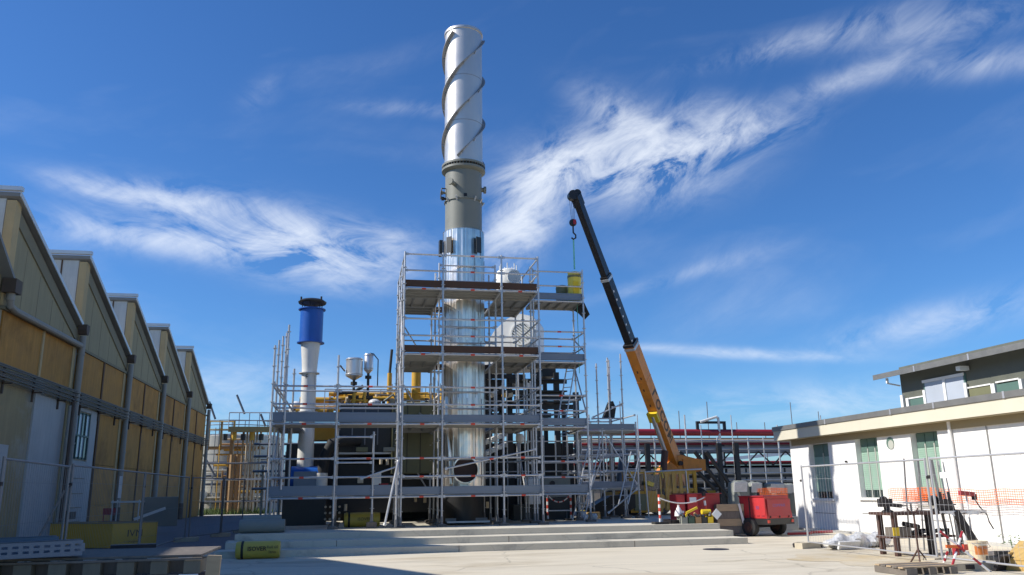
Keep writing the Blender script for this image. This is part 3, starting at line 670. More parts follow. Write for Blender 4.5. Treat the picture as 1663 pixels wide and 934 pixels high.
rail(ac, (7.4, 26.85, .6), (8.2, 26.85, 2.4), name='brace'); rail(ac, (9.4, 26.85, 1.5), (8.3, 26.85, 3.2), name='brace'); rail(ac, (8.3, 26.85, .6), (9.4, 26.85, 1.4), name='brace')
ladder(ac, (7.0, 25.7, PZ+.02), (7.95, 26.75, 3.0), .36, (1, -.3, 0)); ladder(ac, (8.75, 26.5, .9), (9.35, 26.75, 2.6), .32, (1, 0, 0))
rail(ac, (9.0, 28.2, 4.2), (9.45, 28.2, 4.3)); rail(ac, (8.3, 28.2, 3.85), (9.45, 28.2, 4.35), name='brace')
# --- things left on the scaffold
def sack(c, r, h, m, label, rz=0.):
    t = thing('insulation_roll', label, 'insulation roll', (c[0], c[1], c[2]), 'insulation rolls up on the scaffold')
    prof = [(r*.93, 0), (r*1.0, .06), (r*1.02, h*.3), (r*.97, h*.55), (r*1.0, h*.8), (r*.95, h-.02), (r*.5, h+.012), (.001, h+.015)]
    MB().lathe(prof, c, 20).build('wrapped_roll', m, t, True)
    MB().lathe([(r*1.0, h*.80), (r*1.03, h*.81), (r*1.03, h*.87), (r*.99, h*.88)], c, 20, caps=False).build('strap', 'olive', t, True)
    MB().obox((c[0]-.02, c[1]-r*1.005, c[2]+h*.42), (r*.8, .012, h*.45), .1).build('paper_label', 'bright_yellow' if m == 'yellow_bright' else 'olive', t)
    return t
sack((6.96, 25.1, 7.30), .225, 1.0, 'yellow_bright', 'tall bright yellow insulation roll at the corner of the top scaffold deck')
sack((6.62, 25.45, 7.30), .2, .62, 'olive', 'shorter olive roll behind the bright yellow one on the top deck')
fp = MB()
pts = [(7.14, 24.7, 7.20), (7.32, 24.75, 6.84), (7.28, 25.2, 6.76), (7.2, 25.6, 7.04), (7.13, 25.9, 7.20), (7.10, 25.2, 7.21), (7.22, 25.0, 6.9)]
fp.add([Vector(p) for p in pts] + [Vector(p)+Vector((.02, 0, -.01)) for p in pts], [(0, 1, 6, 5), (6, 1, 2, 3), (5, 6, 3, 4), (7, 12, 13, 8), (13, 10, 9, 8), (12, 11, 10, 13), (0, 7, 8, 1), (1, 8, 9, 2), (2, 9, 10, 3), (3, 10, 11, 4), (4, 11, 12, 5), (5, 12, 7, 0)])
tag(fp.build('hanging_sheet', 'black_rubber'), 'dark plastic sheet flapping from the outer corner of the top deck', 'plastic sheet')

# ------------------------------------------------------------------ white stack with blue silencer
WX, WY = -1.45, 27.2
ws = thing('blue_topped_stack', 'slim white exhaust stack crowned by a bright blue silencer and rain cap', 'chimney', (WX, WY, PZ))
MB().lathe([(.27, 1.5), (.255, 2.4), (.245, 3.2), (.24, 4.2), (.235, 5.2), (.26, 5.6), (.30, 6.02), (.31, 6.15)], (WX, WY, 0), 36).build('stack_pipe', 'white_paint', ws, True)
for z in (3.9, 5.15):
    MB().lathe([(.25, z), (.33, z), (.33, z+.03), (.25, z+.03)], (WX, WY, 0), 28).build('stay_ring', 'galv', ws, True)
    MB().tube((WX+.2, WY-.15, z), (WX+.2, WY-.15, z-.5), .012, 6).build('stay_rod', 'galv', ws)
MB().lathe([(.372, 6.17), (.372, 7.28)], (WX, WY, 0), 40).build('silencer', 'blue_paint', ws, True)
for z in (6.15, 7.26): MB().lathe([(.36, z), (.44, z), (.44, z+.03), (.36, z+.03)], (WX, WY, 0), 40).build('silencer_flange', 'blue_paint', ws, True)
cp = MB().lathe([(.44, 7.48), (.46, 7.53), (.36, 7.60), (.1, 7.66), (.001, 7.67)], (WX, WY, 0), 36).lathe([(.43, 7.479), (.43, 7.47)], (WX, WY, 0), 36).build('rain_cap', 'black_steel', ws, True)
for k in range(6):
    a = R(60*k+20); MB().tube((WX+.33*math.cos(a), WY+.33*math.sin(a), 7.28), (WX+.33*math.cos(a), WY+.33*math.sin(a), 7.50), .014, 6).build('cap_strut', 'black_steel', ws)
    if k % 2: MB().tube((WX+.38*math.cos(a), WY+.38*math.sin(a), 7.55), (WX+.38*math.cos(a), WY+.38*math.sin(a), 7.68), .03, 8).build('cap_bolt', 'black_steel', ws)
MB().lathe([(.36, -.45), (.36, .45)], (WX+.05, WY-.1, 1.86), 28, 'X').build('fan_housing', 'blue_paint', ws, True)
MB().box(WX-.3, WX+.38, WY-.48, WY-.3, 1.5, 2.05).build('fan_guard', 'toeboard', ws)
MB().box(WX-.6, WX+.7, WY-.5, WY+.5, PZ, 1.5).build('fan_plinth', 'dark_panel', ws)
text('2', .20, 'letter_black', ws, facing((WX-.02, WY-.262, 3.72), (1, 0, 0)))
text('F', .20, 'letter_black', ws, facing((WX-.06, WY-.252, 5.02), (1, 0, 0)))
MB().path([(-.9, 26.9, .6), (-.9, 26.9, 2.0), (-.85, 26.9, 2.5), (-.65, 26.9, 2.9), (-.3, 26.9, 3.0), (.2, 27.2, 3.0)], .17, 16).build('elbow_duct', 'black_rubber', ws, True)
MB().tube((-.92, 26.85, 1.3), (-.92, 26.85, 2.0), .19, 16).build('duct_sleeve', 'white_paint', ws, True)

# ------------------------------------------------------------------ engine container and plant behind the scaffold
ec = thing('engine_container', 'large dark machine container with olive end, behind the scaffold decks', 'container', (1.2, 30, PZ))
MB().box(-.45, 1.24, 27.6, 33, 2.6, 4.22).build('navy_module', 'dark_panel', ec)
for k in range(4):
    x = -.40+k*.41
    MB().box(x, x+.37, 27.57, 27.599, 3.55, 4.12).build('louvre_panel', 'navy_panel', ec); MB().box(x, x+.37, 27.57, 27.599, 2.72, 3.45).build('side_panel', 'dark_panel', ec)
for k in range(3): MB().box(-.02+k*.41-.02, -.02+k*.41+.02, 27.53, 27.568, 2.9, 4.15).build('panel_rib', 'galv_dark', ec)
MB().box(-.46, 1.25, 27.54, 27.598, 2.60, 2.66).build('bottom_rail', 'galv', ec)
MB().box(1.26, 3.02, 27.2, 33, 1.98, 4.2).build('olive_module', 'olive', ec)
for k in range(4): MB().box(1.3+k*.43, 1.32+k*.43, 27.18, 27.199, 2.0, 4.18).build('panel_seam', 'dark_panel', ec)
for k in range(6): MB().tube((1.9+k*.13, 27.18, 3.30), (1.9+k*.13, 27.205, 3.30), .03, 8).build('bolt', 'galv', ec)
MB().path([(2.1, 27.12, 3.9), (2.3, 27.10, 3.75), (2.5, 27.1, 3.55), (2.52, 27.1, 3.2)], .035, 8).build('hose', 'grey_roll', ec, True)
MB().box(-2.3, 8.2, 30.5, 37, PZ, 3.1).build('shade_backing', 'black_steel', ec)  # added black mass; stands for deep shade below the decks and blocks light
MB().box(-.6, 3.0, 28.2, 30.49, PZ+.3, 2.3).build('engine_block', 'black_steel', ec)
for k in range(17):
    x = -2.2+k*.62; MB().box(x-.03, x+.03, 30.42, 30.498, PZ, 3.0).build('backing_rib', 'dark_panel', ec)  # ribs on the added dark backing
# electric gear, meters and small boxes in the gloom
for (x, z, w, h, m) in ((.78, 1.80, .28, .36, 'white_panel'), (.28, 1.78, .18, .2, 'pale_pipe'), (1.0, 1.6, .3, .12, 'red_dull'), (1.28, 1.78, .14, .16, 'pale_pipe'), (.3, 2.72, .36, .13, 'olive'), (1.15, 2.72, .35, .12, 'grey_roll')):
    MB().box(x-w/2, x+w/2, 26.8, 26.8+w, z-h/2, z+h/2).build('switch_box', m, ec)
for k in range(12):
    x, z = -.75+(k % 4)*.14, .62+(k//4)*.18
    MB().tube((x, 26.5, z), (x, 26.7, z), .035, 8).build('valve', 'pale_pipe', ec)
for x, z in ((-.15, .95), (2.0, 1.18), (2.3, 1.15), (4.15, 1.2), (4.3, .95), (.9, 2.35), (1.1, 2.33)):
    MB().tube((x, 26.75, z-.1), (x, 26.75, z+.1), .05, 10).build('filter_can', 'pale_pipe', ec)
lt = MB().box(2.6, 3.9, 25.5, 26.0, PZ, .62)
fb = thing('steel_trough', 'long low steel trough lying under the scaffold below the chimney inlet', 'trough', (2.9, 24.6, PZ))
MB().box(2.75, 4.0, 24.5, 24.9, .50, .52).build('trough_base', 'dark_panel', fb); MB().box(2.75, 4.0, 24.47, 24.497, .50, .55).build('trough_side', 'galv', fb); MB().box(2.75, 4.0, 24.903, 24.93, .48, .62).build('trough_side', 'galv_dark', fb)
# tanks and pipework on the container roof
def roof_tank(x, y, z0, z1, r, label, name):
    t = thing(name, label, 'tank', (x, y, 4.22))
    MB().lathe([(.02, z0-.16), (r*.4, z0-.1), (r, z0), (r, z1), (r*.94, z1+.02), (.001, z1+.03)], (x, y, 0), 32).build('tank_body', 'silver_tank', t, True)
    for z in (z0+.03, z1-.05): MB().lathe([(r+.001, z), (r+.015, z+.01), (r+.015, z+.03), (r+.001, z+.04)], (x, y, 0), 32, caps=False).build('tank_band', 'galv', t, True)
    MB().tube((x, y, 4.22), (x, y, z0-.1), .045, 10).tube((x, y, z0-.3), (x, y, z0-.2), .11, 10).box(x-.18, x+.18, y-.18, y+.18, 4.5, 4.6).build('tank_stem', 'dark_panel', t, True)
    return t
t1 = roof_tank(-.02, 28.5, 5.27, 5.86, .285, 'wide silver drum tank on a stem above the dark container', 'silver_tank')
MB().tube((-.5, 28.4, 5.62), (-.33, 28.4, 5.42), .03, 8).build('relief_pipe', 'galv_dark', t1)
t2 = roof_tank(.46, 28.6, 5.5, 6.04, .155, 'narrow taller silver tank with a bent vent pipe', 'silver_tank')
MB().path([(.5, 28.5, 6.07), (.62, 28.5, 6.05), (.78, 28.5, 5.85), (.78, 28.5, 4.9)], .02, 8).build('vent_pipe', 'navy_panel', t2, True)
rp = thing('roof_pipework', 'tangle of yellow gas pipes and valves on the container roof', 'pipework', (1, 29, 4.22))
for (pts, r, m) in (([(-.6, 28.9, 4.55), (3.0, 28.9, 4.55)], .07, 'yellow_pipe'), ([(-2.1, 30.5, 4.0), (-.6, 30.5, 4.0), (-.4, 30.5, 4.5)], .12, 'yellow_pipe'), ([(-2.2, 31, 4.42), (-.5, 31, 4.42)], .10, 'rust_pipe'),
                    ([(1.22, 29.3, 4.22), (1.22, 29.3, 5.5)], .085, 'yellow_pipe'), ([(1.22, 29.3, 5.5), (1.28, 29.3, 6.35)], .05, 'dark_panel'), ([(2.12, 28.7, 4.2), (2.12, 28.7, 5.45)], .165, 'yellow_pipe'),
                    ([(1.6, 28.6, 4.5), (2.9, 28.6, 4.48)], .05, 'yellow_pipe'), ([(3.0, 28.4, 4.2), (3.0, 28.4, 4.9)], .08, 'yellow_pipe'), ([(.0, 28.2, 4.25), (.0, 28.2, 4.7)], .06, 'yellow_pipe'), ([(.35, 28.2, 4.25), (.35, 28.2, 4.75)], .05, 'yellow_pipe'),
                    ([(-.55, 28.2, 4.65), (.0, 28.2, 4.68), (.3, 28.2, 4.9)], .06, 'dark_panel'), ([(1.4, 28.1, 4.3), (3.0, 28.1, 4.3)], .045, 'grey_roll'), ([(1.0, 28.1, 4.38), (1.3, 28.1, 4.6), (1.5, 28.1, 4.3)], .04, 'grey_roll'), ([(2.6, 28.1, 4.32), (2.9, 28.1, 4.62)], .05, 'pale_pipe')):
    MB().path(pts, r, 12).build('pipe', m, rp, True)
for k in range(14):
    x = 1.3+k*.13; MB().tube((x, 28.9, 4.3), (x, 28.9, 5.0+random.uniform(-.15, .4)), .012, 6).build('rod', 'galv_dark', rp)
for k in range(12):
    x = -.5+k*.3; MB().tube((x, 28.3+random.uniform(0, .5), 4.22), (x, 28.5, 4.34+random.uniform(0, .2)), .05+random.uniform(0, .05), 8).build('valve_body', random.choice(['dark_panel', 'yellow_pipe', 'rust_pipe', 'pale_pipe']), rp)
for (x0, x1, y_, z_, r_) in ((-1.9, .2, 30.2, 4.62, .11), (-.3, 1.1, 29.6, 4.62, .09), (1.3, 3.1, 29.6, 4.66, .10), (-.9, 3.0, 30.4, 4.86, .08), (-2.0, -.7, 30.0, 4.2, .16)):
    MB().tube((x0, y_, z_), (x1, y_, z_), r_, 12).build('gas_pipe', 'yellow_pipe', rp, True)
    for q_ in (x0+.2, (x0+x1)/2, x1-.2): MB().tube((q_-.03, y_, z_), (q_+.03, y_, z_), r_*1.5, 12).build('pipe_flange', 'rust_pipe', rp, True)
for z in (4.5, 4.9):
    MB().tube((-1.0, 29.2, z), (1.9, 29.2, z), .018, 6).build('handrail', 'galv', rp)
for k in range(7): MB().tube((-1.0+k*.48, 29.2, 3.9), (-1.0+k*.48, 29.2, 4.9), .015, 6).build('handrail_post', 'yellow_pipe' if k % 2 else 'galv', rp)
for k in range(34):
    x = -.5+random.random()*3.6; y_ = 28.2+random.random()*1.6; z_ = 4.23
    m_ = random.choice(['yellow_pipe', 'yellow_pipe', 'rust_pipe', 'dark_panel', 'pale_pipe', 'galv_dark']); h_ = random.uniform(.1, .55)
    if k % 3: MB().tube((x, y_, z_), (x+random.uniform(-.1, .1), y_, z_+h_), random.uniform(.02, .07), 8).build('pipe_stub', m_, rp, True)
    else: MB().tube((x-.25, y_, z_+h_), (x+.3, y_, z_+h_+random.uniform(-.05, .05)), random.uniform(.02, .05), 8).build('pipe_run', m_, rp, True)
MB().ball((.68, 28.0, 4.32), .2, 8, .6).build('plastic_bag', 'plastic_sheet', rp)
MB().box(-1.75, -.55, 31.5, 32.6, 3.3, 3.9).build('yellow_cabinet', 'yellow_pipe', rp)

# ------------------------------------------------------------------ white ducts right of the chimney
def hood(name, label, cx_, y, z0, z1, w, kind):
    t = thing(name, label, 'duct', (cx_, y, z0))
    if kind == 'elbow':
        poly = [(4.36, 5.70), (4.54, 6.48), (4.97, 7.12), (5.43, 7.51), (5.86, 7.69), (6.40, 7.55), (6.51, 7.37), (6.51, 5.70)]
        MB().prism(poly, 'Y', y, y+1.5).build('duct_body', 'white_panel', t)
        for k in range(1, 6): MB().box(4.65+k*.30, 4.66+k*.30, y-.004, y, 5.75, 6.6+.14*k if k < 4 else 7.3).build('sheet_seam', 'white_paint', t)
        c, r = (6.0, y, 6.92), .43; [MB().box(q_-.06, q_+.06, y+.6, y+.72, 3.0, 5.70).build('support_leg', 'black_steel', t) for q_ in (4.6, 6.2)]
    else:
        MB().lathe([(.40, 8.0), (.42, 8.15), (.42, 8.55), (.38, 8.68), (.22, 8.76), (.001, 8.78)], (cx_, y+.4, 0), 32).build('duct_body', 'white_panel', t, True)
        for k in range(7):
            a = R(51*k); MB().tube((cx_+.3*math.cos(a), y+.4+.3*math.sin(a), 8.7), (cx_+.3*math.cos(a), y+.4+.3*math.sin(a), 8.92), .018, 6).build('lug', 'white_panel', t)
        c, r = (cx_+.12, y-.02, 8.38), .24
    fl_ = MB().lathe([(r, .0), (r, -.08), (r*.86, -.08), (r*.86, -.02)], c, 32, 'Y').build('round_flange', 'white_panel', t, True)
    MB().lathe([(r*.86, -.03), (.001, -.025)], c, 32, 'Y').build('louvre_back', 'mullion_grey', fl_)
    n = 9
    for k in range(n):
        q = -r*.8+1.6*r*k/(n-1); h = math.sqrt(max(0, (r*.85)**2-q*q)); d = Vector((.75, 0, -.66)); u = Vector((.66, 0, .75)); p = Vector(c)+u*q+Vector((0, -.06, 0))
        MB().beam(p-d*h, p+d*h, .05, .012, (0, -.8, .6)).build('louvre_blade', 'white_panel', fl_)
    return t
hd_ = hood('white_elbow_duct', 'big white sheet metal duct with round louvred outlet under the top deck', 5.4, 29.0, 5.7, 7.6, 1, 'elbow')
hd_.rotation_euler.z = R(-24)
hood('white_cowl', 'white round ventilator cowl with lugs showing above the top deck', 5.06, 26.3, 8., 8.8, 1, 'cowl')
for k in range(2):
    q = MB().tube((5.85+k*.28, 26.3, 6.6), (5.82+k*.24, 26.3, 7.35), .016, 6)
# black steel platforms
bs = thing('black_steel_platform', 'black steel frame with stacked platforms and ducts right of the chimney', 'steel frame', (6.2, 28.5, PZ))
for x in (4.5, 5.35, 6.4, 7.05, 7.75):
    MB().box(x-.09, x+.09, 28.2, 28.38, PZ, 5.45 if x < 7.5 else 4.75).build('column', 'black_steel', bs)
    MB().box(x-.07, x+.07, 30.0, 30.14, PZ, 5.35 if x < 7.5 else 4.6).build('column', 'black_steel', bs)
for (z, x0, x1) in ((5.30, 4.4, 5.9), (5.15, 5.3, 7.4), (4.75, 4.4, 7.3), (4.55, 5.5, 7.9), (4.25, 5.3, 7.6), (3.95, 4.4, 6.8)):
    MB().box(x0, x1, 28.12, 28.198, z-.11, z+.05).build('beam', 'black_steel', bs)
for (z, pts) in ((4.72, [(5.9, 27.9), (7.35, 27.9), (6.55, 30.2), (5.9, 30.2)]), (5.12, [(5.6, 27.9), (7.3, 27.9), (6.2, 30.2), (5.6, 30.2)]), (4.35, [(5.2, 27.9), (7.6, 27.9), (6.6, 30.2), (5.2, 30.2)]), (3.95, [(5.2, 28.6), (7.0, 28.6), (6.2, 30.2), (5.2, 30.2)])):
    MB().prism(pts, 'Z', z, z+.05).build('platform_plate', 'black_steel', bs)
MB().box(4.45, 5.2, 28.4, 29.9, 4.2, 5.2).build('duct_box', 'black_steel', bs); MB().box(6.7, 7.2, 28.9, 29.6, 5.4, 5.75).build('duct_box', 'black_steel', bs)
for (x, z, m) in ((4.75, 4.62, 'pale_pipe'), (5.15, 4.60, 'yellow_pipe'), (5.32, 4.6, 'pale_pipe'), (5.95, 4.05, 'pale_pipe'), (6.1, 4.15, 'pale_pipe'), (6.0, 4.95, 'white_panel')):
    MB().obox((x, 28.05, z), (.22, .1, .14), 0, 0, random.uniform(-.5, .5)).build('junction_box', m, bs)
for k in range(9):
    x = 4.3+k*.42; MB().tube((x, 27.7, PZ), (x, 27.7, 4.9+random.uniform(-.3, .5) if k < 5 else 3.2), .024, 8).build('inner_pole', 'galv', bs, True)
for z in (1.5, 2.0, 2.5, 3.0): MB().tube((4.3, 27.68, z), (7.9, 27.68, z), .022, 6).build('inner_rail', 'galv', bs)
# cable racks under the deck
tag(MB().prism([(8.75, 3.85), (9.15, 3.85), (9.22, 4.2), (9.12, 4.45), (8.98, 4.42), (8.85, 4.1)], 'Y', 28.25, 28.5).build('tarpaulin', 'black_rubber'), 'dark folded tarpaulin hung over the access scaffold rail near the crane boom', 'tarpaulin')
cr = thing('cable_rack', 'pale sloping cable racks under the deck right of the chimney', 'cable rack', (5, 27, 3))
for dzz in (0, .36):
    MB().beam((4.2, 26.9, 2.55+dzz), (5.5, 29.2, 3.05+dzz), .12, .14).build('tray_side', 'white_paint', cr)
    for k in range(5): p = Vector((4.25, 26.85, 2.57+dzz)).lerp(Vector((5.45, 29.1, 3.05+dzz)), k/4.2); MB().obox(p+Vector((.08, -.02, 0)), (.26, .05, .10), .9).build('tray_tag', 'white_panel', cr)
lampt = thing('work_lamp', 'round white work lamp on a thin pole under the scaffold deck', 'lamp', (5.35, 26.4, 2.9))
MB().lathe([(.06, 2.86), (.13, 2.92), (.14, 3.08), (.10, 3.16), (.001, 3.17)], (5.32, 26.4, 0), 16).build('lamp_head', 'white_panel', lampt, True); MB().tube((5.32, 26.4, PZ), (5.32, 26.4, 2.87), .022, 8).build('lamp_pole', 'galv', lampt)
# pale cabinets and machine under the right bay
cb = thing('white_cabinet', 'white control cabinet standing under the right end of the scaffold', 'cabinet', (5.9, 27.2, PZ))
MB().box(5.65, 6.05, 26.8, 27.4, .95, 1.75).build('cabinet_body', 'white_panel', cb); MB().box(5.68, 6.02, 26.78, 26.797, 1.0, 1.7).build('cabinet_door', 'white_panel', cb)
MB().box(5.2, 6.1, 27.0, 27.6, PZ, .94).build('plinth', 'dark_panel', cb)
gm = thing('grey_pump_unit', 'grey pump unit with round flange behind the right scaffold bay', 'machine', (6.8, 27.6, PZ))
MB().box(6.2, 7.25, 27.5, 28.1, 1.15, 1.85).build('pump_body', 'grey_roll', gm); MB().lathe([(.09, -.06), (.09, 0)], (6.62, 27.5, 1.6), 16, 'Y').build('flange', 'dark_iron', gm); MB().box(6.2, 7.25, 27.4, 28.2, PZ, 1.14).build('pump_base', 'dark_panel', gm)

# ------------------------------------------------------------------ crane
P0 = Vector((12.25, 30.4, 2.15)); P1 = Vector((7.24, 25.35, 10.9))
cn = thing('mobile_crane', 'orange and yellow mobile crane with long black telescopic boom raised over the scaffold', 'crane', (11.5, 30.5, PZ))
bd = (P1-P0).normalized()
bm_ = MB().beam(P0-bd*.7, P0+(P1-P0)*.50, .37, .52).build('main_boom', 'crane_orange', cn)
sec = MB().beam(P0+(P1-P0)*.495, P0+(P1-P0)*.735, .28, .38).build('boom_section', 'boom_black', cn)
sec2 = MB().beam(P0+(P1-P0)*.73, P1, .22, .30).build('boom_section', 'boom_black', cn)
side = bd.cross(Vector((0, 0, 1))).normalized(); upn = side.cross(bd).normalized()
for t_, w, h, m in ((.497, .41, .56, 'boom_black'), (.485, .40, .55, 'galv'), (.733, .31, .41, 'galv'), (.74, .29, .39, 'boom_black')):
    c = P0+(P1-P0)*t_; MB().beam(c-bd*.05, c+bd*.05, w, h).build('boom_collar', m, cn)
bl = (P1-P0).length
for t_ in (.50, .53, .56, .59, .62, .65, .68):
    c = P0+(P1-P0)*(t_+.01)-side*.142-upn*.10
    MB().beam(c-bd*.035, c+bd*.035, .012, .07).build('boom_mark', 'white_tape', sec)
# head, sheaves, hook
hd = MB().beam(P1-bd*.2, P1+bd*.2, .27, .34).build('boom_head', 'boom_black', cn)
MB().lathe([(.17, -.12), (.17, .12)], (P1.x-.20, P1.y-.12, P1.z+.12), 16, 'Y').build('sheave', 'boom_black', hd, True)
MB().lathe([(.13, -.10), (.13, .10)], (P1.x-.02, P1.y, P1.z+.25), 16, 'Y').build('sheave', 'boom_black', hd, True)
hx, hy = P1.x-.22, P1.y-.1
for k in range(4): MB().tube((hx-.10+k*.07, hy, P1.z+.05), (hx-.05+k*.035, hy, 10.2), .006, 5).build('hoist_rope', 'boom_black', cn)
hk = MB().lathe([(.001, -.07), (.11, -.07), (.13, 0), (.11, .07), (.001, .07)], (hx, hy, 10.07), 20, 'Y').build('hook_block', 'black_steel', cn, True)
MB().box(hx-.01, hx+.09, hy-.085, hy-.072, 10.0, 10.16).build('block_cheek', 'red_dull', hk)
MB().path([(hx, hy, 9.98), (hx, hy, 9.72), (hx+.08, hy, 9.64), (hx+.08, hy, 9.54), (hx, hy, 9.49), (hx-.07, hy, 9.54)], .028, 8).build('hook', 'dark_iron', hk, True)
MB().box(hx-.025, hx+.025, hy-.006, hy+.006, 8.45, 9.52).build('lifting_sling', 'teal_sling', cn)
MB().tube((hx+.05, hy, 7.3), (hx+.05, hy, 5.0), .012, 6).build('tag_line', 'teal_sling', cn)
for q_ in (-.06, .06): MB().tube(P0+(P1-P0)*.05+upn*.30+side*q_, P0+(P1-P0)*.48+upn*.30+side*q_, .018, 6).build('boom_hose', 'black_rubber', bm_)
for t_ in (.1, .2, .3, .4, .46): c = P0+(P1-P0)*t_; MB().beam(c-bd*.03+upn*.27, c+bd*.03+upn*.27, .30, .05).build('hose_clamp', 'dark_iron', bm_)
for t_ in (.12, .36): c = P0+(P1-P0)*t_; MB().beam(c-bd*.02, c+bd*.02, .385, .535).build('weld_band', 'crane_orange', bm_)
for t_, dd in ((.40, .02), (.375, -.03), (.33, .03), (.27, .0)): c = P0+(P1-P0)*t_-upn*.262+side*dd; MB().beam(c-bd*.05, c+bd*.05, .05, .006, tuple(upn)).build('scuff_mark', 'rust_steel', bm_)
MB().tube(P1+bd*.2+upn*.3, P0+(P1-P0)*.06+upn*.55, .008, 5).build('boom_cable', 'boom_black', cn)
# lettering down the flank of the boom that faces the yard
fn = -side if (-side).y < 0 else side
for k, chh in enumerate('LOCOM'):
    c = P0+(P1-P0)*(.30-.043*k)+upn*.04; c = c + fn*.187
    xd = fn.cross(bd) * -1
    text(chh, .54, 'letter_brown', cn, facing(c, -bd, (bd.cross(-fn)).normalized()), bold=.018)
MB().beam(P0+(P1-P0)*.23-upn*.42, P0+(P1-P0)*.23-upn*.30, .40, .40).build('cylinder_bracket', 'bright_yellow', cn)
MB().tube(Vector((11.35, 29.7, 1.5)), P0+(P1-P0)*.10-upn*.42, .13, 14).build('lift_cylinder', 'rust_steel', cn, True)
MB().tube(P0+(P1-P0)*.10-upn*.42, P0+(P1-P0)*.235-upn*.38, .07, 12).build('cylinder_rod', 'galv', cn, True)
tt = MB().prism([(11.15, 1.45), (11.6, 2.15), (12.0, 2.55), (12.3, 2.62), (13.0, 2.45), (13.1, 2.0), (12.3, 1.95), (12.2, 1.45)], 'Y', 30.05, 30.75).build('turret', 'crane_orange', cn)
MB().box(12.35, 13.25, 29.98, 30.9, 2.02, 2.44).build('counterweight', 'crane_orange', cn)
MB().tube((12.25, 29.95, 2.3), (12.25, 30.9, 2.3), .09, 12).build('pivot_pin', 'dark_iron', cn, True)
MB().lathe([(.62, 1.28), (.62, 1.46)], (11.9, 30.4, 0), 28).build('slew_ring', 'dark_iron', cn, True)
MB().box(9.6, 13.4, 29.6, 31.4, .85, 1.28).build('chassis', 'crane_yellow', cn)
for x in (10.0, 11.1, 12.6):
    for y in (29.45, 31.3):
        w_ = MB().lathe([(.30, 0), (.46, .02), (.48, .06), (.48, .24), (.46, .28), (.30, .30)], (x, y-.15, PZ+.48), 24, 'Y').build('wheel', 'black_rubber', cn, True)
        MB().lathe([(.27, -.02), (.27, .1)], (x, y-.15, PZ+.48), 18, 'Y').build('rim', 'crane_yellow', w_, True)
# yellow carrier body: frames and panels with openings
for x in (11.35, 11.62, 11.9, 12.15, 12.45): MB().box(x-.06, x+.06, 29.2, 29.3, .62, 1.98).build('body_post', 'crane_yellow', cn)
for z in (.68, 1.32, 1.94): MB().box(11.25, 12.5, 29.22, 29.28, z-.06, z+.06).build('body_rail', 'crane_yellow', cn)
MB().box(11.3, 11.75, 29.31, 29.9, .6, 1.95).build('body_panel', 'crane_yellow', cn); MB().box(12.1, 12.5, 29.31, 29.6, .6, 1.28).build('body_panel', 'crane_yellow', cn)
# yellow driver's cage
cab = MB().box(9.95, 11.1, 29.2, 30.1, .55, 1.3).build('cab', 'crane_yellow', cn)
for x in (9.95, 10.5, 11.1):
    for y in (29.22, 30.0): MB().box(x-.035, x+.035, y-.035, y+.035, .55, 1.95).build('cab_post', 'crane_yellow', cab)
MB().box(9.9, 11.15, 29.15, 30.05, 1.92, 1.98).build('cab_roof', 'crane_yellow', cab)
for x0, x1 in ((10.0, 10.46), (10.54, 11.06)): MB().box(x0, x1, 29.21, 29.22, 1.32, 1.9).build('pane', 'dark_glass', cab)
MB().box(10.05, 10.5, 29.14, 29.196, .62, 1.2).build('cab_door', 'olive', cab); MB().box(10.6, 11.05, 29.14, 29.196, .62, 1.1).build('cab_door', 'crane_yellow', cab)
for x, z in ((9.75, 1.55), (10.6, 1.55)): MB().obox((x, 29.0, z), (.26, .18, .14), .2, 0, .3).build('lamp', 'bright_yellow', cn)
for x, z in ((9.8, 2.0), (10.95, 2.1)): MB().path([(x-.1, 29.1, z-.25), (x-.08, 29.1, z), (x+.14, 29.1, z+.03), (x+.22, 29.1, z-.35)], .03, 8).build('grab_rail', 'bright_yellow', cn, True)
MB().prism([(8.0, PZ+.02), (8.2, .75), (9.0, 1.15), (9.9, 1.2), (9.9, PZ+.3), (9.3, PZ+.02)], 'Y', 28.6, 29.4).build('outrigger_cover', 'black_steel', cn)

# ------------------------------------------------------------------ pipe rack behind
pr = thing('pipe_rack', 'long pipe bridge with a dark red pipe on top, crossing behind the crane', 'pipe rack', (17, 40, 0))
MB().tube((11.0, 40, 4.16), (25, 40, 4.10), .17, 16).build('red_pipe', 'maroon_pipe', pr, True)
MB().tube((11.0, 39.7, 3.74), (25, 39.7, 3.72), .06, 10).build('pipe', 'pale_pipe', pr, True)
MB().tube((11.0, 40.4, 3.80), (25, 40.4, 3.78), .10, 10).build('pipe', 'black_steel', pr, True)
MB().tube((11.0, 40.8, 3.72), (25, 40.8, 3.70), .07, 10).build('pipe', 'white_paint', pr, True)
MB().tube((11.0, 41.1, 3.55), (25, 41.1, 3.53), .12, 10).build('pipe', 'galv_dark', pr, True)
MB().box(11, 25, 39.6, 39.7, 3.12, 3.40).build('girder', 'galv_dark', pr); MB().box(11, 25, 41.3, 41.4, 3.12, 3.40).build('girder', 'galv_dark', pr)
for x in (12.2, 14.0, 17.7, 18.6, 23.):
    for y in (39.75, 41.35): MB().box(x-.11, x+.11, y-1.5, y-1.3, 0, 3.5).build('column', 'black_steel', pr)
for a, b in (((15.6, 3.1), (17.4, 1.2)), ((16.4, 3.1), (18.0, .9)), ((17.0, 3.1), (18.4, 1.1)), ((15.7, 3.1), (14.8, 1.6)), ((16.6, 1.0), (17.5, -.3+.4))):
    MB().tube((a[0], 38.3, a[1]), (b[0], 38.3, b[1]), .10, 10).build('brace', 'black_steel', pr, True)
MB().box(17.3, 18.9, 39.9, 40.05, 4.58, 4.70).box(17.3, 17.42, 39.9, 40.05, 4.2, 4.58).box(18.78, 18.9, 39.9, 40.05, 4.2, 4.58).build('portal', 'black_steel', pr)
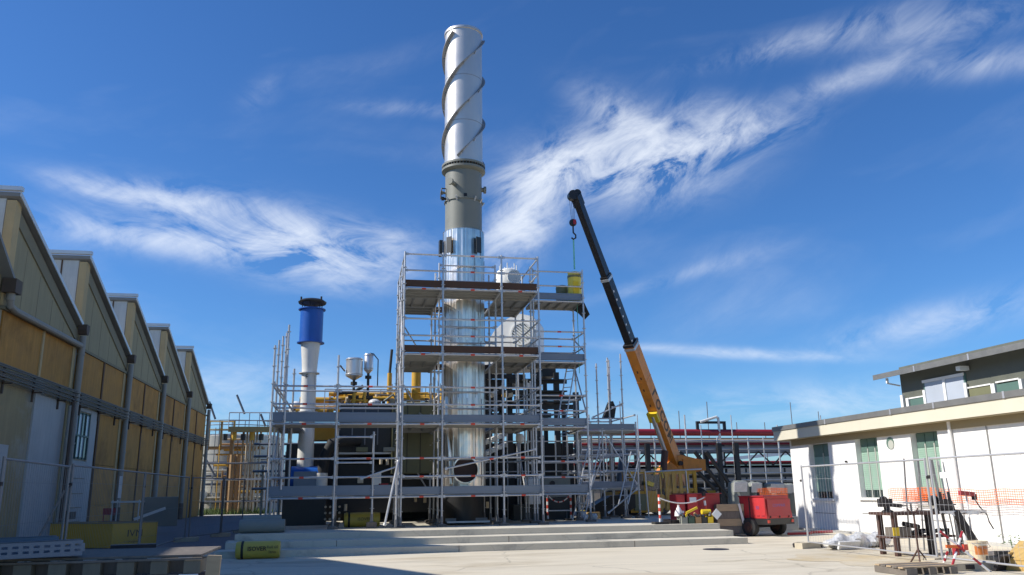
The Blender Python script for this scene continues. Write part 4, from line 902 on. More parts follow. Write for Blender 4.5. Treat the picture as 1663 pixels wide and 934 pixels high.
MB().path([(18.5, 39.9, 3.5), (18.5, 39.9, 4.85), (18.4, 39.9, 4.92), (17.5, 39.9, 4.66)], .07, 10).build('vent_pipe', 'white_paint', pr, True)
MB().tube((18.45, 39.8, 1.0), (18.45, 39.8, 3.2), .14, 12).build('white_riser', 'white_paint', pr, True)
MB().tube((12.4, 38.5, .5), (12.9, 38.5, 3.2), .22, 12).build('blue_duct', 'navy_panel', pr, True)
for k in range(9):
    x = 11.4+k*1.5; MB().beam((x, 39.55, 3.14), (x+.75, 39.55, 2.45), .06, .06).build('lattice_bar', 'black_steel', pr); MB().beam((x+.75, 39.55, 2.45), (x+1.5, 39.55, 3.14), .06, .06).build('lattice_bar', 'black_steel', pr)
MB().box(11, 25, 39.5, 39.6, 2.34, 2.46).build('bottom_chord', 'black_steel', pr)
for z_, y_, r_, m_ in ((2.62, 40.2, .07, 'maroon_pipe'), (2.6, 40.6, .10, 'galv_dark'), (3.56, 40.0, .06, 'maroon_pipe'), (2.0, 41.0, .12, 'pale_pipe'), (1.5, 41.2, .16, 'dark_panel')):
    MB().tube((10.8, y_, z_), (25, y_, z_), r_, 10).build('pipe', m_, pr, True)
for k in range(12): MB().box(11.5+k*1.1, 11.56+k*1.1, 40.9, 41.0, 0, 2.4).build('hanger', 'black_steel', pr)
MB().box(10.8, 25.5, 44, 44.3, 0, 1.9).build('screen_wall', 'shed_wall', pr)
# scaffold along the rack
rs_ = thing('rack_scaffold', 'long row of thin scaffold poles and rails along the pipe bridge', 'scaffold', (17, 38, 0))
for k in range(18):
    x = 11.2+k*.82; zt = 4.5 if k % 3 else 5.6
    if k % 5 == 2: zt = 5.1
    MB().tube((x, 38.6, .3), (x, 38.6, zt-.7), .028 if k % 2 else .04, 8).build('standard', 'galv', rs_, True)
    if k % 2: MB().tube((x+.2, 41.8, 1), (x+.2, 41.8, zt+.3), .025, 6).build('standard', 'galv_dark', rs_, True)
for z in (3.62, 3.22, 2.05, 1.72, 1.35):
    MB().tube((10.8, 38.55, z), (26, 38.55, z), .03, 8).build('rail', 'galv', rs_, True)
MB().box(10.8, 26, 38.65, 39.4, 1.60, 1.66).build('deck', 'galv_dark', rs_); MB().box(10.8, 26, 38.6, 38.64, 1.2, 1.40).build('toeboard', 'galv_dark', rs_)
MB().box(10.8, 26, 39.5, 39.55, 2.3, 2.42).build('cable_tray', 'galv_dark', rs_); MB().box(10.8, 26, 39.0, 39.05, 1.85, 1.98).build('cable_tray', 'black_steel', rs_)
# far sheds
def shed(x0, x1, y0, y1, z0, z1, label, rise=1.):
    t = thing('far_shed', label, 'building', ((x0+x1)/2, (y0+y1)/2, 0), 'sheds beyond the pipe bridge')
    MB().box(x0, x1, y0, y1, 0, z0).build('wall', 'shed_wall', t)
    MB().prism([(x0-.4, z0), (x1+.4, z1), (x1+.4, z1+.25), (x0-.4, z0+.25)], 'Y', y0-.5, y1).build('roof', 'shed_roof', t)
    for k in range(int((x1-x0)/2.2)): MB().box(x0+.6+k*2.2, x0+1.9+k*2.2, y0-.05, y0-.01, z0*.35, z0*.75).build('window', 'dark_glass', t)
shed(24, 45, 60, 72, 3.0, 4.7, 'long low shed with pale sloping roof beyond the pipe bridge on the right')
shed(13, 24.5, 70, 82, 3.5, 4.3, 'low white roofed shed seen under the pipe bridge left of the crane')

# ------------------------------------------------------------------ left background plant
TX, TR = -9.4, 3.5
tk = thing('storage_tank', 'large pale cylindrical storage tank beyond the end of the hall', 'tank', (TX, 72, 0))
MB().lathe([(TR, 0), (TR, 5.9), (TR-.2, 6.05), (.01, 6.3)], (TX, 72, 0), 56).build('tank_shell', 'tank_metal', tk, True)
for z in (1.5, 3.0, 4.5): MB().lathe([(TR+.001, z), (TR+.03, z), (TR+.03, z+.06), (TR+.001, z+.06)], (TX, 72, 0), 56, caps=False).build('shell_seam', 'tank_metal', tk, True)
for z in (6.3, 6.75, 7.1):
    MB().path([(TX+TR*math.cos(R(a)), 72+TR*math.sin(R(a)), z) for a in range(-170, 5, 8)], .035, 6).build('handrail', 'galv_dark', tk)
for a in range(-170, 5, 16): MB().tube((TX+TR*math.cos(R(a)), 72+TR*math.sin(R(a)), 6.0), (TX+TR*math.cos(R(a)), 72+TR*math.sin(R(a)), 7.1), .03, 6).build('rail_post', 'galv_dark', tk)
for k in range(2): MB().tube((TX-1.2+k*.3, 72-TR-.1, 0), (TX-1.2+k*.3, 72-TR-.1, 6.5), .03, 6).build('ladder_rail', 'galv_dark', tk)
pp = thing('pipe_riser_bank', 'bank of tall brownish vertical pipes beside a yellow platform', 'pipework', (-5.7, 50, 0))
for k in range(6):
    x = -6.2+k*.19; MB().tube((x, 50+(k % 2)*.2, .2), (x, 50+(k % 2)*.2, 4.95), .06, 10).build('pipe', 'pale_pipe' if k != 0 else 'rust_pipe', pp, True)
for x, r, m in ((-6.75, .16, 'rust_pipe'), (-6.45, .12, 'rust_pipe'), (-4.9, .07, 'galv'), (-4.7, .05, 'pale_pipe'), (-4.5, .09, 'galv'), (-7.0, .05, 'dark_panel')):
    MB().tube((x, 50.3, .2), (x, 50.3, 3.6 if r > .1 else 2.9), r, 10).build('pipe', m, pp, True)
for z in (1.0, 2.2, 3.1): MB().tube((-8.6, 49.8, z), (-4.0, 49.8, z), .05, 8).build('cross_pipe', 'galv_dark' if z != 2.2 else 'galv', pp, True)
for k in range(16):
    x = -7.6+k*.25; z_ = random.uniform(2.6, 4.9); MB().tube((x, 50.9, .3), (x, 50.9, z_), random.choice([.03, .045, .06]), 8).build('pipe', random.choice(['pale_pipe', 'rust_pipe', 'yellow_pipe', 'galv']), pp, True)
for k in range(12):
    z = 1.2+k*.31; x0 = random.uniform(-8.4, -6); MB().tube((x0, 51.2+.1*k, z), (x0+random.uniform(1.2, 3.4), 51.2+.1*k, z), random.choice([.04, .06, .09]), 8).build('cross_pipe', random.choice(['pale_pipe', 'rust_pipe', 'yellow_pipe', 'tank_metal']), pp, True)
yp = thing('yellow_platform', 'rusty tan steel platform with railings above the vertical pipes', 'platform', (-5.8, 50, 0))
MB().box(-7.0, -3.6, 49.6, 51.4, 4.95, 5.05).build('deck', 'tan_steel', yp); MB().box(-7.0, -3.6, 49.55, 49.6, 4.85, 5.15).build('edge_beam', 'tan_steel', yp); MB().box(-8.4, -5.2, 51, 52.4, 4.0, 4.12).build('deck', 'rust_pipe', yp)
for x in (-6.95, -5.9, -4.8, -3.7): MB().box(x-.08, x+.08, 50.8, 50.96, 0, 4.95).build('leg', 'rust_pipe', yp)
for x in (-8.3, -7.6, -6.9): MB().box(x-.06, x+.06, 51.1, 51.22, 3.9, 5.6).build('leg', 'tan_steel', yp)
for z in (5.5, 5.95):
    MB().tube((-7.0, 49.6, z), (-3.6, 49.6, z), .03, 6).build('handrail', 'galv', yp); MB().tube((-8.4, 51, z-.4), (-6.9, 51, z-.4), .03, 6).build('handrail', 'yellow_pipe', yp)
for k in range(7): MB().tube((-7.0+k*.56, 49.6, 5.0), (-7.0+k*.56, 49.6, 5.95), .025, 6).build('rail_post', 'galv', yp)
for (a, b) in (((-7.8, 5.6), (-8.2, 6.6)), ((-6.2, 5.9), (-6.7, 7.0)), ((-7.6, 2.4), (-8.3, 3.6)), ((-5.0, 5.2), (-5.3, 5.9))): MB().tube((a[0], 49.9, a[1]), (b[0], 49.9, b[1]), .06, 8).build('flare_pipe', 'galv_dark', yp, True)
for k in range(5): MB().tube((-7.2+k*.5, 49.9, 4.4), (-7.2+k*.5, 49.9, 4.75+.15*(k % 2)), .14, 10).build('valve', 'yellow_pipe' if k % 2 else 'dark_panel', yp, True)
MB().path([(-4.3, 49.9, 4.9), (-4.3, 49.9, 6.0), (-4.0, 49.9, 6.1), (-3.4, 49.9, 6.1)], .08, 10).build('vent_pipe', 'galv_dark', yp, True)
MB().ball((-3.3, 49.5, 6.2), .42, 8).build('white_vessel', 'white_paint', yp, True)
bp = thing('ground_pipes', 'row of insulated pipe ends and thin pipes low behind the grass strip', 'pipework', (-7, 55, 0))
for k in range(6):
    x = -8.9+k*.78; MB().tube((x, 54, 1.35), (x, 56, 1.35), .26 if k % 2 == 0 else .16, 14).build('pipe_end', 'white_panel', bp, True); MB().box(x-.05, x+.05, 54.5, 54.6, .2, 1.1).build('stand', 'dark_panel', bp)
for z in (.9, 2.0, 2.5, 3.3): MB().tube((-10, 54.3, z), (-3, 54.3, z), .07, 8).build('cross_pipe', 'galv_dark', bp, True)
for k in range(11):
    x = -9+k*.6; MB().tube((x, 54.2, .2), (x, 54.2, 3.3+random.uniform(-1, .3)), .05, 8).build('riser', random.choice(['galv', 'dark_panel', 'pale_pipe']), bp, True)
MB().box(-7.6, -7.3, 54.0, 54.2, 1.9, 2.7).build('blue_valve', 'blue_paint', bp)
MB().box(-9.8, 2, 62, 62.4, 0, 2.8).build('back_wall', 'shed_wall', bp)
gr = MB()
for k in range(2600):
    x, y = random.uniform(-9.6, -4.6), random.uniform(49.5, 54); h = random.uniform(.12, .45); a = random.uniform(0, 6.28); w_ = .035
    lx, ly = random.uniform(-.2, .2), random.uniform(-.2, .2)
    gr.add([(x-w_*math.cos(a), y-w_*math.sin(a), .2), (x+w_*math.cos(a), y+w_*math.sin(a), .2), (x+lx, y+ly, h+.25)], [(0, 1, 2)])
tag(gr.build('grass_strip', 'grass', kind='stuff'), 'strip of green weeds at the foot of the far plant', 'grass')
for o_ in (pp, yp, bp, bpy.data.objects['grass_strip']):      # this plant stands beyond the end of the hall, in the sun
    b_ = OFF[o_.name]; o_.scale = (1.26, 1.26, 1.26); o_.location = (b_.x*1.26, b_.y*1.26, b_.z*1.26-.36); OFF[o_.name] = b_
# pipework crowd behind the white stack
mp_ = thing('grey_pipe_frame', 'grey pipe frame with pale cladding seen between stack and scaffold posts', 'pipework', (-2, 36, 0))
for k in range(12):
    x = -3.6+k*.34; MB().tube((x, 36+.2*(k % 3), PZ), (x, 36+.2*(k % 3), 3.2+random.uniform(-.8, .6)), .05, 8).build('pipe', random.choice(['galv', 'pale_pipe', 'galv_dark']), mp_, True)
for z in (1.6, 2.3, 2.9, 3.4): MB().tube((-4, 35.9, z), (0, 35.9, z), .05, 8).build('cross_pipe', 'galv_dark', mp_, True)
MB().box(-1.1, .3, 36.8, 37.2, 1.9, 3.6).build('pale_panel', 'white_paint', mp_)

# ------------------------------------------------------------------ wire fences
def fence(pts, h, label, blocks=True, fm='wire'):
    t = thing('wire_fence', label, 'fence', (*pts[0], 0), 'temporary wire fences')
    for i, (a, b) in enumerate(zip(pts[:-1], pts[1:])):
        A, B = Vector((*a, 0)), Vector((*b, 0)); d = (B-A).normalized(); z0, z1 = .14, h
        A2, B2 = A+d*.05, B-d*.05
        fr = MB().tube(A2+Vector((0, 0, z0-.1)), A2+Vector((0, 0, z1)), .021, 8).tube(B2+Vector((0, 0, z0-.1)), B2+Vector((0, 0, z1)), .021, 8).tube(A2+Vector((0, 0, z1-.03)), B2+Vector((0, 0, z1-.03)), .018, 8).tube(A2+Vector((0, 0, z0)), B2+Vector((0, 0, z0)), .016, 8)
        f = fr.build('panel_frame', fm, t, True)
        wr = MB(); n = int((B2-A2).length/.11)
        for k in range(1, n): p = A2.lerp(B2, k/n); wr.tube(p+Vector((0, 0, z0)), p+Vector((0, 0, z1-.03)), .0022, 3, cap=False)
        for z in (z0+.28, z0+.9, z1-.32): wr.tube(A2+Vector((0, 0, z)), B2+Vector((0, 0, z)), .0025, 3, cap=False)
        wr.build('wire_mesh', fm, f, kind='stuff')
    for p in pts:
        if blocks: MB().obox((p[0], p[1], .065), (.62, .22, .13), .35).build('concrete_foot', 'block', t)
        MB().obox((p[0], p[1], h-.35), (.05, .07, .05), 0).build('clamp', 'dark_iron', t)
    return t
fl1 = fence([(-4.45, 11.9), (-4.7, 15.4)], 1.92, 'wire fence panel nearest the camera at the left edge')
fl2 = fence([(-4.7, 15.5), (-4.85, 21.4), (-4.95, 27.6)], 1.95, 'long wire fence running along the old hall past the yellow box')
fl3 = fence([(-4.9, 27.8), (-4.3, 30.3), (-3.9, 32.8)], 1.95, 'far wire fence panels beside the end of the steps on the left')
MB().tube((-5.35, 15.4, .05), (-4.75, 15.4, 1.5), .022, 6).build('stay', 'wire', fl2)
fr1 = fence([(10.42, 18.2), (10.35, 13.65)], 1.87, 'wire fence panel before the office wall, left of the workbench', fm='wire_sunlit')
fr2 = fence([(10.3, 13.55), (10.3, 9.2)], 1.88, 'wire fence panel running out of the picture on the right', blocks=False, fm='wire_sunlit')
MB().box(11.28, 11.31, 13.0, 13.6, 1.4, 1.5)
MB().obox((10.30, 13.1, 1.55), (.006, .35, .10), 0).build('tag', 'white_sign', fr2)
for k, (x, y, dx_, h, label) in enumerate(((11.9, 16.6, -.05, 1.95, 'first of the thin steel rods leaning at the office wall, left of the bench'), (12.25, 16.6, -.06, 1.9, 'second thin steel rod leaning at the office wall, left of the bench'))):
    tag(MB().tube((x, y, 0), (x+dx_, y-.25, h), .017, 8).build('steel_rod', 'wire', smooth=True), label, 'rod', 'loose rods by the office wall')
for k, (dx_, lab) in enumerate(((0., 'dark thick pole standing behind the workbench'), (.16, 'thin pale pole next to the dark one behind the workbench'), (.27, 'thinnest rightmost pole of the three behind the workbench'))):
    tag(MB().tube((12.30+dx_, 15.85, 0), (12.10+dx_, 15.8, 1.90-.02*k), (.03, .016, .014)[k], 8).build('pole', ('wire', 'galv', 'galv')[k], smooth=True), lab, 'pole', 'poles behind the workbench')

# ------------------------------------------------------------------ orange safety net
def net(a, b, z0, z1, label, cell=.07, r=.006, dens=1.):
    a, b = Vector(a), Vector(b); q = MB(); L = (b-a).length; n = int(L/cell); m_ = int((z1-z0)/.05)
    def P(t, z): p = a.lerp(b, t); return Vector((p.x+.03*math.sin(t*L*2.1), p.y, z+.03*math.sin(t*L*1.3)+.015*math.sin(t*L*5)))
    for k in range(n+1): q.beam(P(k/n, z0), P(k/n, z1), .008, .004)
    for j in range(m_+1):
        z = z0+(z1-z0)*j/m_
        for k in range(0, n, 3): q.beam(P(k/n, z), P(min(1, (k+3)/n), z), .004, .012)
    o = q.build('safety_net', 'orange_net'); return tag(o, label, 'safety net', 'orange safety nets')
net((14.55, 20.9, 0), (14.55, 11.0, 0), .95, 1.28, 'long orange plastic net strung along the white office wall')
net((14.57, 20.3, 0), (14.57, 18.9, 0), .97, 1.27, 'doubled bright orange stretch of net below the third window', .045)
net((13.75, 27.0, 0), (14.7, 26.7, 0), .80, 1.32, 'orange net stretched behind the red compressor', .05)
net((13.85, 27.1, 0), (14.75, 26.85, 0), .9, 1.30, 'second layer of orange net behind the red compressor', .055)

# ------------------------------------------------------------------ red compressor trailer
cpt = thing('red_compressor', 'red towable compressor on two wheels to the right of the steps', 'compressor', (12.0, 23.3, 0))
A_ = R(22); ax = Vector((math.cos(A_), math.sin(A_), 0)); bx = Vector((-math.sin(A_), math.cos(A_), 0)); org = Vector((11.72, 22.55, 0))
def CP(u, v, z): p = org+ax*u+bx*v; return Vector((p.x, p.y, z))
def cbox(u0, u1, v0, v1, z0, z1, name, m, par=cpt, tu0=0., tu1=0., tv=0.):
    vs = [CP(u0, v0, z0), CP(u1, v0, z0), CP(u1, v1, z0), CP(u0, v1, z0), CP(u0+tu0, v0+tv, z1), CP(u1-tu1, v0+tv, z1), CP(u1-tu1, v1, z1), CP(u0+tu0, v1, z1)]
    return MB().add(vs, [(3, 2, 1, 0), (4, 5, 6, 7), (0, 1, 5, 4), (1, 2, 6, 5), (2, 3, 7, 6), (3, 0, 4, 7)]).build(name, m, par)
cbox(0, 1.12, 0, .98, .50, 1.11, 'canopy', 'red_paint', tu1=.09, tv=.05)
cbox(-.012, -.001, .62, .95, .52, 1.07, 'side_door', 'red_paint'); cbox(-.012, -.001, .03, .58, .52, 1.07, 'side_door', 'red_paint'); cbox(-.02, -.0005, .585, .615, .51, 1.09, 'door_gap', 'black_rubber')
cbox(-.03, 1.06, .04, 1.0, 1.112, 1.14, 'lid', 'red_dull')
cbox(.06, 1.06, -.012, -.001, .56, 1.04, 'rear_door', 'red_dull', tv=.05)
cbox(-.02, 1.14, -.03, .98, .33, .497, 'chassis_skirt', 'black_steel')
for u in (-.13, 1.06):
    c = CP(u, .60, .26); ang = A_
    b = MB().lathe([(.15, 0), (.24, .01), (.262, .05), (.262, .16), (.24, .20), (.15, .21)], (0, 0, 0), 28, 'X')
    Rm = Matrix.Rotation(ang, 3, 'Z'); b.v = [Rm @ v + c for v in b.v]; w_ = b.build('wheel', 'black_rubber', cpt, True)
    b = MB().lathe([(.149, -.005), (.149, .2)], (0, 0, 0), 20, 'X').lathe([(.05, -.03), (.05, -.0)], (0, 0, 0), 12, 'X'); b.v = [Rm @ v + c for v in b.v]; b.build('rim', 'rust_steel', w_, True)
MB().tube(CP(-.05, .60, .27), CP(1.15, .60, .27), .04, 8).build('axle', 'dark_iron', cpt)
cbox(.35, .75, .985, 1.9, .38, .46, 'drawbar', 'black_steel')
for v_ in (.12, .30, .48, .70, .86): cbox(-.022, -.012, v_-.05, v_+.05, .56, .60, 'louvre', 'red_dull')
for u_ in (.15, .55, .95): cbox(u_-.012, u_+.012, -.022, -.0, .52, .58, 'latch', 'dark_iron')
cbox(.12, 1.0, -.028, -.012, .40, .47, 'number_plate', 'dark_panel')
for u_ in (.03, 1.05): cbox(u_-.045, u_+.045, -.05, -.031, .38, .46, 'rear_lamp', 'red_mark')
MB().tube(CP(.3, .5, 1.14), CP(.3, .5, 1.24), .035, 10).build('exhaust_pipe', 'rust_steel', cpt, True)
text('COMPAIR', .115, 'letter_blue', cpt, facing(CP(.56, .0, .86), ax), sx=1.1)
text('55', .12, 'letter_blue', cpt, facing(CP(-.018, .30, .80), -bx))
MB().path([CP(1.2, .3, .03), CP(1.8, .0, .03), CP(2.3, .3, .03), CP(3.0, .1, .03)], .04, 8).build('air_hose', 'red_dull', cpt, True)

# ------------------------------------------------------------------ clutter on the platform edge
def bollard(x, y, z, h, label, lean=0.):
    t = thing('striped_post', label, 'barrier post', (x, y, z), 'red and white barrier posts')
    MB().box(x-.2, x+.2, y-.15, y+.15, z, z+.06).build('foot', 'black_rubber', t)
    n = 8
    for k in range(n):
        a, b = k/n, (k+1)/n; MB().tube((x+lean*a*h, y, z+.06+h*a), (x+lean*b*h, y, z+.06+h*b), .032, 10).build('stripe', 'red_mark' if k % 2 else 'white_sign', t, True)
    MB().obox((x+lean*h, y, z+h+.12), (.09, .07, .13)).build('top_cap', 'black_rubber', t)
bollard(8.33, 22.1, PZ, .74, 'red and white striped post nearest the crane on the platform edge')
bollard(10.28, 23.3, .0, 1.1, 'leaning striped post between wooden crate and red compressor', -.1)
bollard(6.14, 26.2, PZ, .85, 'left striped post under the scaffold, with a drooping chain')
bollard(6.9, 26.2, PZ, .85, 'right striped post under the scaffold, with a drooping chain')
def droop(a, b, sag, m, name, label, r=.018, n=14):
    a, b = Vector(a), Vector(b); o = thing(name, label, 'barrier tape', a, 'barrier tapes and chains')
    pts = [a.lerp(b, k/n)-Vector((0, 0, sag*4*(k/n)*(1-k/n))) for k in range(n+1)]
    for k in range(n):
        MB().tube(pts[k], pts[k+1], r, 6).build('tape_length', m if m != 'mix' else ('red_mark' if k % 3 == 0 else 'white_tape'), o)
droop((8.33, 22.1, 1.14), (10.2, 23.3, 1.12), .16, 'white_tape', 'barrier_tape', 'white barrier tape sagging in front of the red tool chests')
droop((6.14, 26.2, 1.25), (6.9, 26.2, 1.25), .24, 'mix', 'barrier_chain', 'red and white chain sagging between the two posts under the scaffold', .02)
rt_ = thing('red_tool_chest', 'large dark red tool chest with white label behind the platform edge', 'tool chest', (9.9, 24, PZ))
MB().box(9.72, 10.75, 23.5, 24.6, .55, 1.2).build('chest_body', 'red_dull', rt_); MB().box(9.70, 10.02, 23.4, 23.49, .55, 1.22).build('chest_door', 'red_paint', rt_); MB().box(9.76, 9.97, 23.39, 23.399, .98, 1.12).build('paper_label', 'white_sign', rt_); MB().box(9.7, 10.77, 23.38, 24.62, 1.205, 1.23).build('lid', 'red_dull', rt_)
MB().box(9.7, 10.7, 23.5, 24.5, 0, .54).build('stand', 'dark_panel', rt_)
rt3 = thing('red_drawer_unit', 'smaller bright red drawer unit left of the dark red chest', 'tool chest', (9.5, 24, PZ))
MB().box(9.38, 9.66, 23.5, 24.0, PZ, 1.2).build('unit_body', 'red_paint', rt3)
for k in range(3): MB().box(9.40, 9.64, 23.48, 23.498, .52+k*.22, .70+k*.22).build('drawer', 'red_paint', rt3)
MB().box(9.42, 9.6, 23.47, 23.479, .68, .74).build('paper_label', 'white_sign', rt3)
wc = thing('wooden_crate', 'brown plywood crate between tool chests and compressor', 'crate', (10.95, 23.6, 0))
for k in range(4): MB().box(10.55, 11.4, 23.3, 23.33, .08+k*.21, .28+k*.21).build('plank', 'wood_pale' if k % 2 else 'wood_old', wc)
MB().box(10.55, 11.4, 23.335, 24.1, .06, .9).build('crate_body', 'wood_old', wc); MB().obox((11.3, 23.25, .55), (.06, .04, .75), 0, 0, -.2).build('striped_lath', 'white_tape', wc)
for k, (x, m) in enumerate(((8.98, 'grey_roll'), (9.18, 'green_bin'), (9.38, 'rust_pipe'), (9.57, 'dark_panel'), (9.72, 'bright_yellow'))):
    t = thing('parts_bin', ('pale grey parts bin at the left of the row on the platform edge', 'dark green parts bin, second in the row on the platform edge', 'brown parts bin in the middle of the row on the platform edge', 'dark grey parts bin, fourth in the row on the platform edge', 'yellow parts bin at the right end of the row')[k], 'bin', (x, 22.2, PZ), 'parts bins along the platform edge')
    MB().box(x-.085, x+.085, 21.95, 22.3, PZ, PZ+.02).box(x-.085, x-.07, 21.95, 22.3, PZ+.02, PZ+.2).box(x+.07, x+.085, 21.95, 22.3, PZ+.02, PZ+.2).box(x-.07, x+.07, 21.95, 21.965, PZ+.02, PZ+.17).box(x-.07, x+.07, 22.285, 22.3, PZ+.02, PZ+.2).build('bin_body', m, t)
    for j in range(5): MB().obox((x+random.uniform(-.05, .05), 22.1+random.uniform(-.1, .1), PZ+.17+random.uniform(0, .08)), (.05, .10, .05), random.uniform(0, 3), random.uniform(0, 1)).build('fitting', random.choice(['dark_iron', 'rust_steel', 'galv_dark', 'rust_pipe']), t)
hy_ = thing('white_sack', 'white pointed sack on the left end of the bins', 'sack', (8.97, 22.2, PZ))
MB().lathe([(.12, PZ+.2), (.11, PZ+.3), (.06, PZ+.4), (.025, PZ+.46), (.03, PZ+.5)], (8.92, 22.2, 0), 12).build('sack_body', 'white_tape', hy_, True)
tag(MB().beam((9.05, 22.0, .72), (9.38, 22.0, .86), .06, .06).beam((9.05, 22.0, .70), (9.05, 22.0, .62), .05, .05).build('yellow_level', 'bright_yellow'), 'bright yellow tool propped up across the parts bins', 'tool')
ym = thing('yellow_motor', 'small yellow motor lying at the right of the parts bins', 'motor', (9.68, 22.0, PZ))
MB().tube((9.55, 22.1, .74), (9.8, 22.1, .74), .07, 14).build('motor_body', 'bright_yellow', ym, True); MB().box(9.7, 9.85, 22.02, 22.15, PZ, .68).build('motor_foot', 'bright_yellow', ym)
tag(MB().obox((9.88, 21.85, .68), (.21, .012, .21), .05, 0, R(45)).build('diamond_sign', 'white_sign'), 'blank white diamond sign leaning in front of the wooden crate', 'sign')
tag(MB().obox((8.75, 22.2, PZ+.05), (.25, .2, .1), .3).obox((8.62, 22.35, PZ+.06), (.16, .16, .12), .8).build('steel_scrap', 'dark_iron'), 'small heap of dark fittings beside the striped post', 'fittings')
tag(MB().lathe([(.12, 0), (.13, .1), (.12, .26), (.05, .28)], (7.55, 27.2, PZ), 12).build('yellow_can', 'bright_yellow', smooth=True), 'yellow canister on the platform in front of the crane', 'canister')
tag(MB().obox((7.95, 27.3, PZ+.1), (.42, .22, .2), .1).obox((7.95, 27.3, PZ+.205), (.44, .1, .012), .1).build('cardboard_box', 'card'), 'small cardboard box next to the yellow canister', 'box')
tw2 = thing('trestle_table', 'low white trestle bench under the right scaffold bay', 'trestle', (6.6, 25.6, PZ))
MB().box(6.2, 7.0, 26.6, 27.0, .72, .75).build('top', 'white_tape', tw2)
for x in (6.28, 6.92):
    for s in (-1, 1): MB().beam((x, 26.8, .72), (x+.06*s, 26.8+.2*s, PZ), .03, .03).build('leg', 'galv_dark', tw2)
for (x, y, r, lab) in ((7.35, 26.4, .17, 'crumpled pale plastic bag nearest the ladder foot'), (7.75, 26.5, .13, 'smaller crumpled pale bag beside the ladder foot')):
    b = MB(); b.ball((x, y, PZ+r*.7), r, 7, .75)
    b.v = [Vector((x, y, PZ+r*.7)) + (v-Vector((x, y, PZ+r*.7)))*random.uniform(.8, 1.15) for v in b.v]
    tag(b.build('plastic_bag', 'plastic_sheet'), lab, 'plastic bag', 'plastic bags on the platform')
# rolls
def lying_roll(x0, x1, y, z, r, m, name, label, strap=True):
    t = thing(name, label, 'insulation roll', ((x0+x1)/2, y, z-r))
    n = 7; prof = [(r*.9, x0-(x0+x1)/2)] + [(r*random.uniform(.97, 1.02), x0+(x1-x0)*(k+.4)/n-(x0+x1)/2) for k in range(n)] + [(r*.92, x1-(x0+x1)/2)]
    MB().lathe(prof, ((x0+x1)/2, y, z), 24, 'X').build('wrapped_roll', m, t, True)
    if strap: MB().lathe([(r*1.01, x0+.11-(x0+x1)/2), (r*1.025, x0+.12-(x0+x1)/2), (r*1.025, x0+.16-(x0+x1)/2), (r*1.01, x0+.17-(x0+x1)/2)], ((x0+x1)/2, y, z), 24, 'X', caps=False).build('strap', 'letter_black', t, True)
    return t
r1 = lying_roll(-2.46, -1.52, 19.85, .19, .19, 'yellow_wrap', 'yellow_roll', 'yellow wrapped insulation roll lying on the ground below the left steps')
text('ISOVER', .125, 'letter_brown', r1, facing((-2.0, 19.85-.203, .22), (1, 0, 0)), bold=.003)
text('lana', .10, 'letter_brown', r1, facing((-1.67, 19.85-.202, .15), (1, 0, 0)))
text('Roll 60', .085, 'letter_brown', r1, facing((-1.67, 19.85-.205, .25), (1, 0, 0)))
r2 = lying_roll(-2.72, -1.62, 22.3, PZ+.17, .17, 'grey_roll', 'grey_roll', 'grey green roll lying on the left end of the platform', False)
r2b = lying_roll(-2.7, -1.75, 22.75, PZ+.27, .16, 'grey_roll', 'grey_roll', 'second grey roll just behind and above the first at the platform end', False)
MB().box(-2.7, -1.7, 22.6, 22.9, PZ, PZ+.105).build('batten', 'wood_old', r2b)
r3 = lying_roll(-.17, .84, 24.75, PZ+.2, .2, 'yellow_wrap', 'yellow_roll', 'yellow roll in the shade on the platform under the scaffold')
text('ISOVER', .12, 'letter_brown', r3, facing((.4, 24.75-.215, PZ+.22), (1, 0, 0)))

# ------------------------------------------------------------------ left foreground
yb = thing('yellow_steel_box', 'open yellow steel box beside the fence in the hall shadow', 'steel box', (-6.8, 26, 0))
def ybpt(u, v, z): return Vector((-6.4, 25.0, z)) + Vector((math.cos(R(16)), math.sin(R(16)), 0))*u + Vector((-math.sin(R(16)), math.cos(R(16)), 0))*v
YB = []
def ybox(pts, name, m):
    a, b = pts; d = (b-a); nrm = Vector((-d.y, d.x, 0)).normalized()*.03
    vs = [a, b, b+nrm, a+nrm]; lo = [Vector((v.x, v.y, .02)) for v in vs]; hi = [Vector((v.x, v.y, .66)) for v in vs]
    return MB().add(lo+hi, [(3, 2, 1, 0), (4, 5, 6, 7), (0, 1, 5, 4), (1, 2, 6, 5), (2, 3, 7, 6), (3, 0, 4, 7)]).build(name, m, yb)
c1, c2, c3, c4 = Vector((-8.25, 25.9, 0)), Vector((-6.38, 25.0, 0)), Vector((-5.35, 25.6, 0)), Vector((-7.2, 26.6, 0))
ybox((c1, c2), 'side_panel', 'yellow_box'); f_ = ybox((c2, c3), 'end_panel', 'yellow_box'); ybox((c3, c4), 'side_panel', 'yellow_box'); ybox((c4, c1), 'end_panel', 'yellow_box')
MB().add([Vector((c.x, c.y, .56)) for c in (c1, c2, c3, c4)], [(0, 1, 2, 3)]).build('cover_sheet', 'red_dull', yb)
for a, b in ((c1, c2), (c2, c3), (c3, c4), (c4, c1)): MB().beam(Vector((a.x, a.y, .675)), Vector((b.x, b.y, .675)), .05, .028).build('rim', 'hall_barge', yb)
e_ = (c3-c2).normalized(); nn = Vector((e_.y, -e_.x, 0))
text('IVM', .26, 'letter_brown', yb, facing((c2+c3)/2+nn*.004+Vector((0, 0, .38)), e_)); text('trasporti', .10, 'letter_brown', yb, facing((c2+c3)/2+nn*.004+Vector((0, 0, .17)), e_))
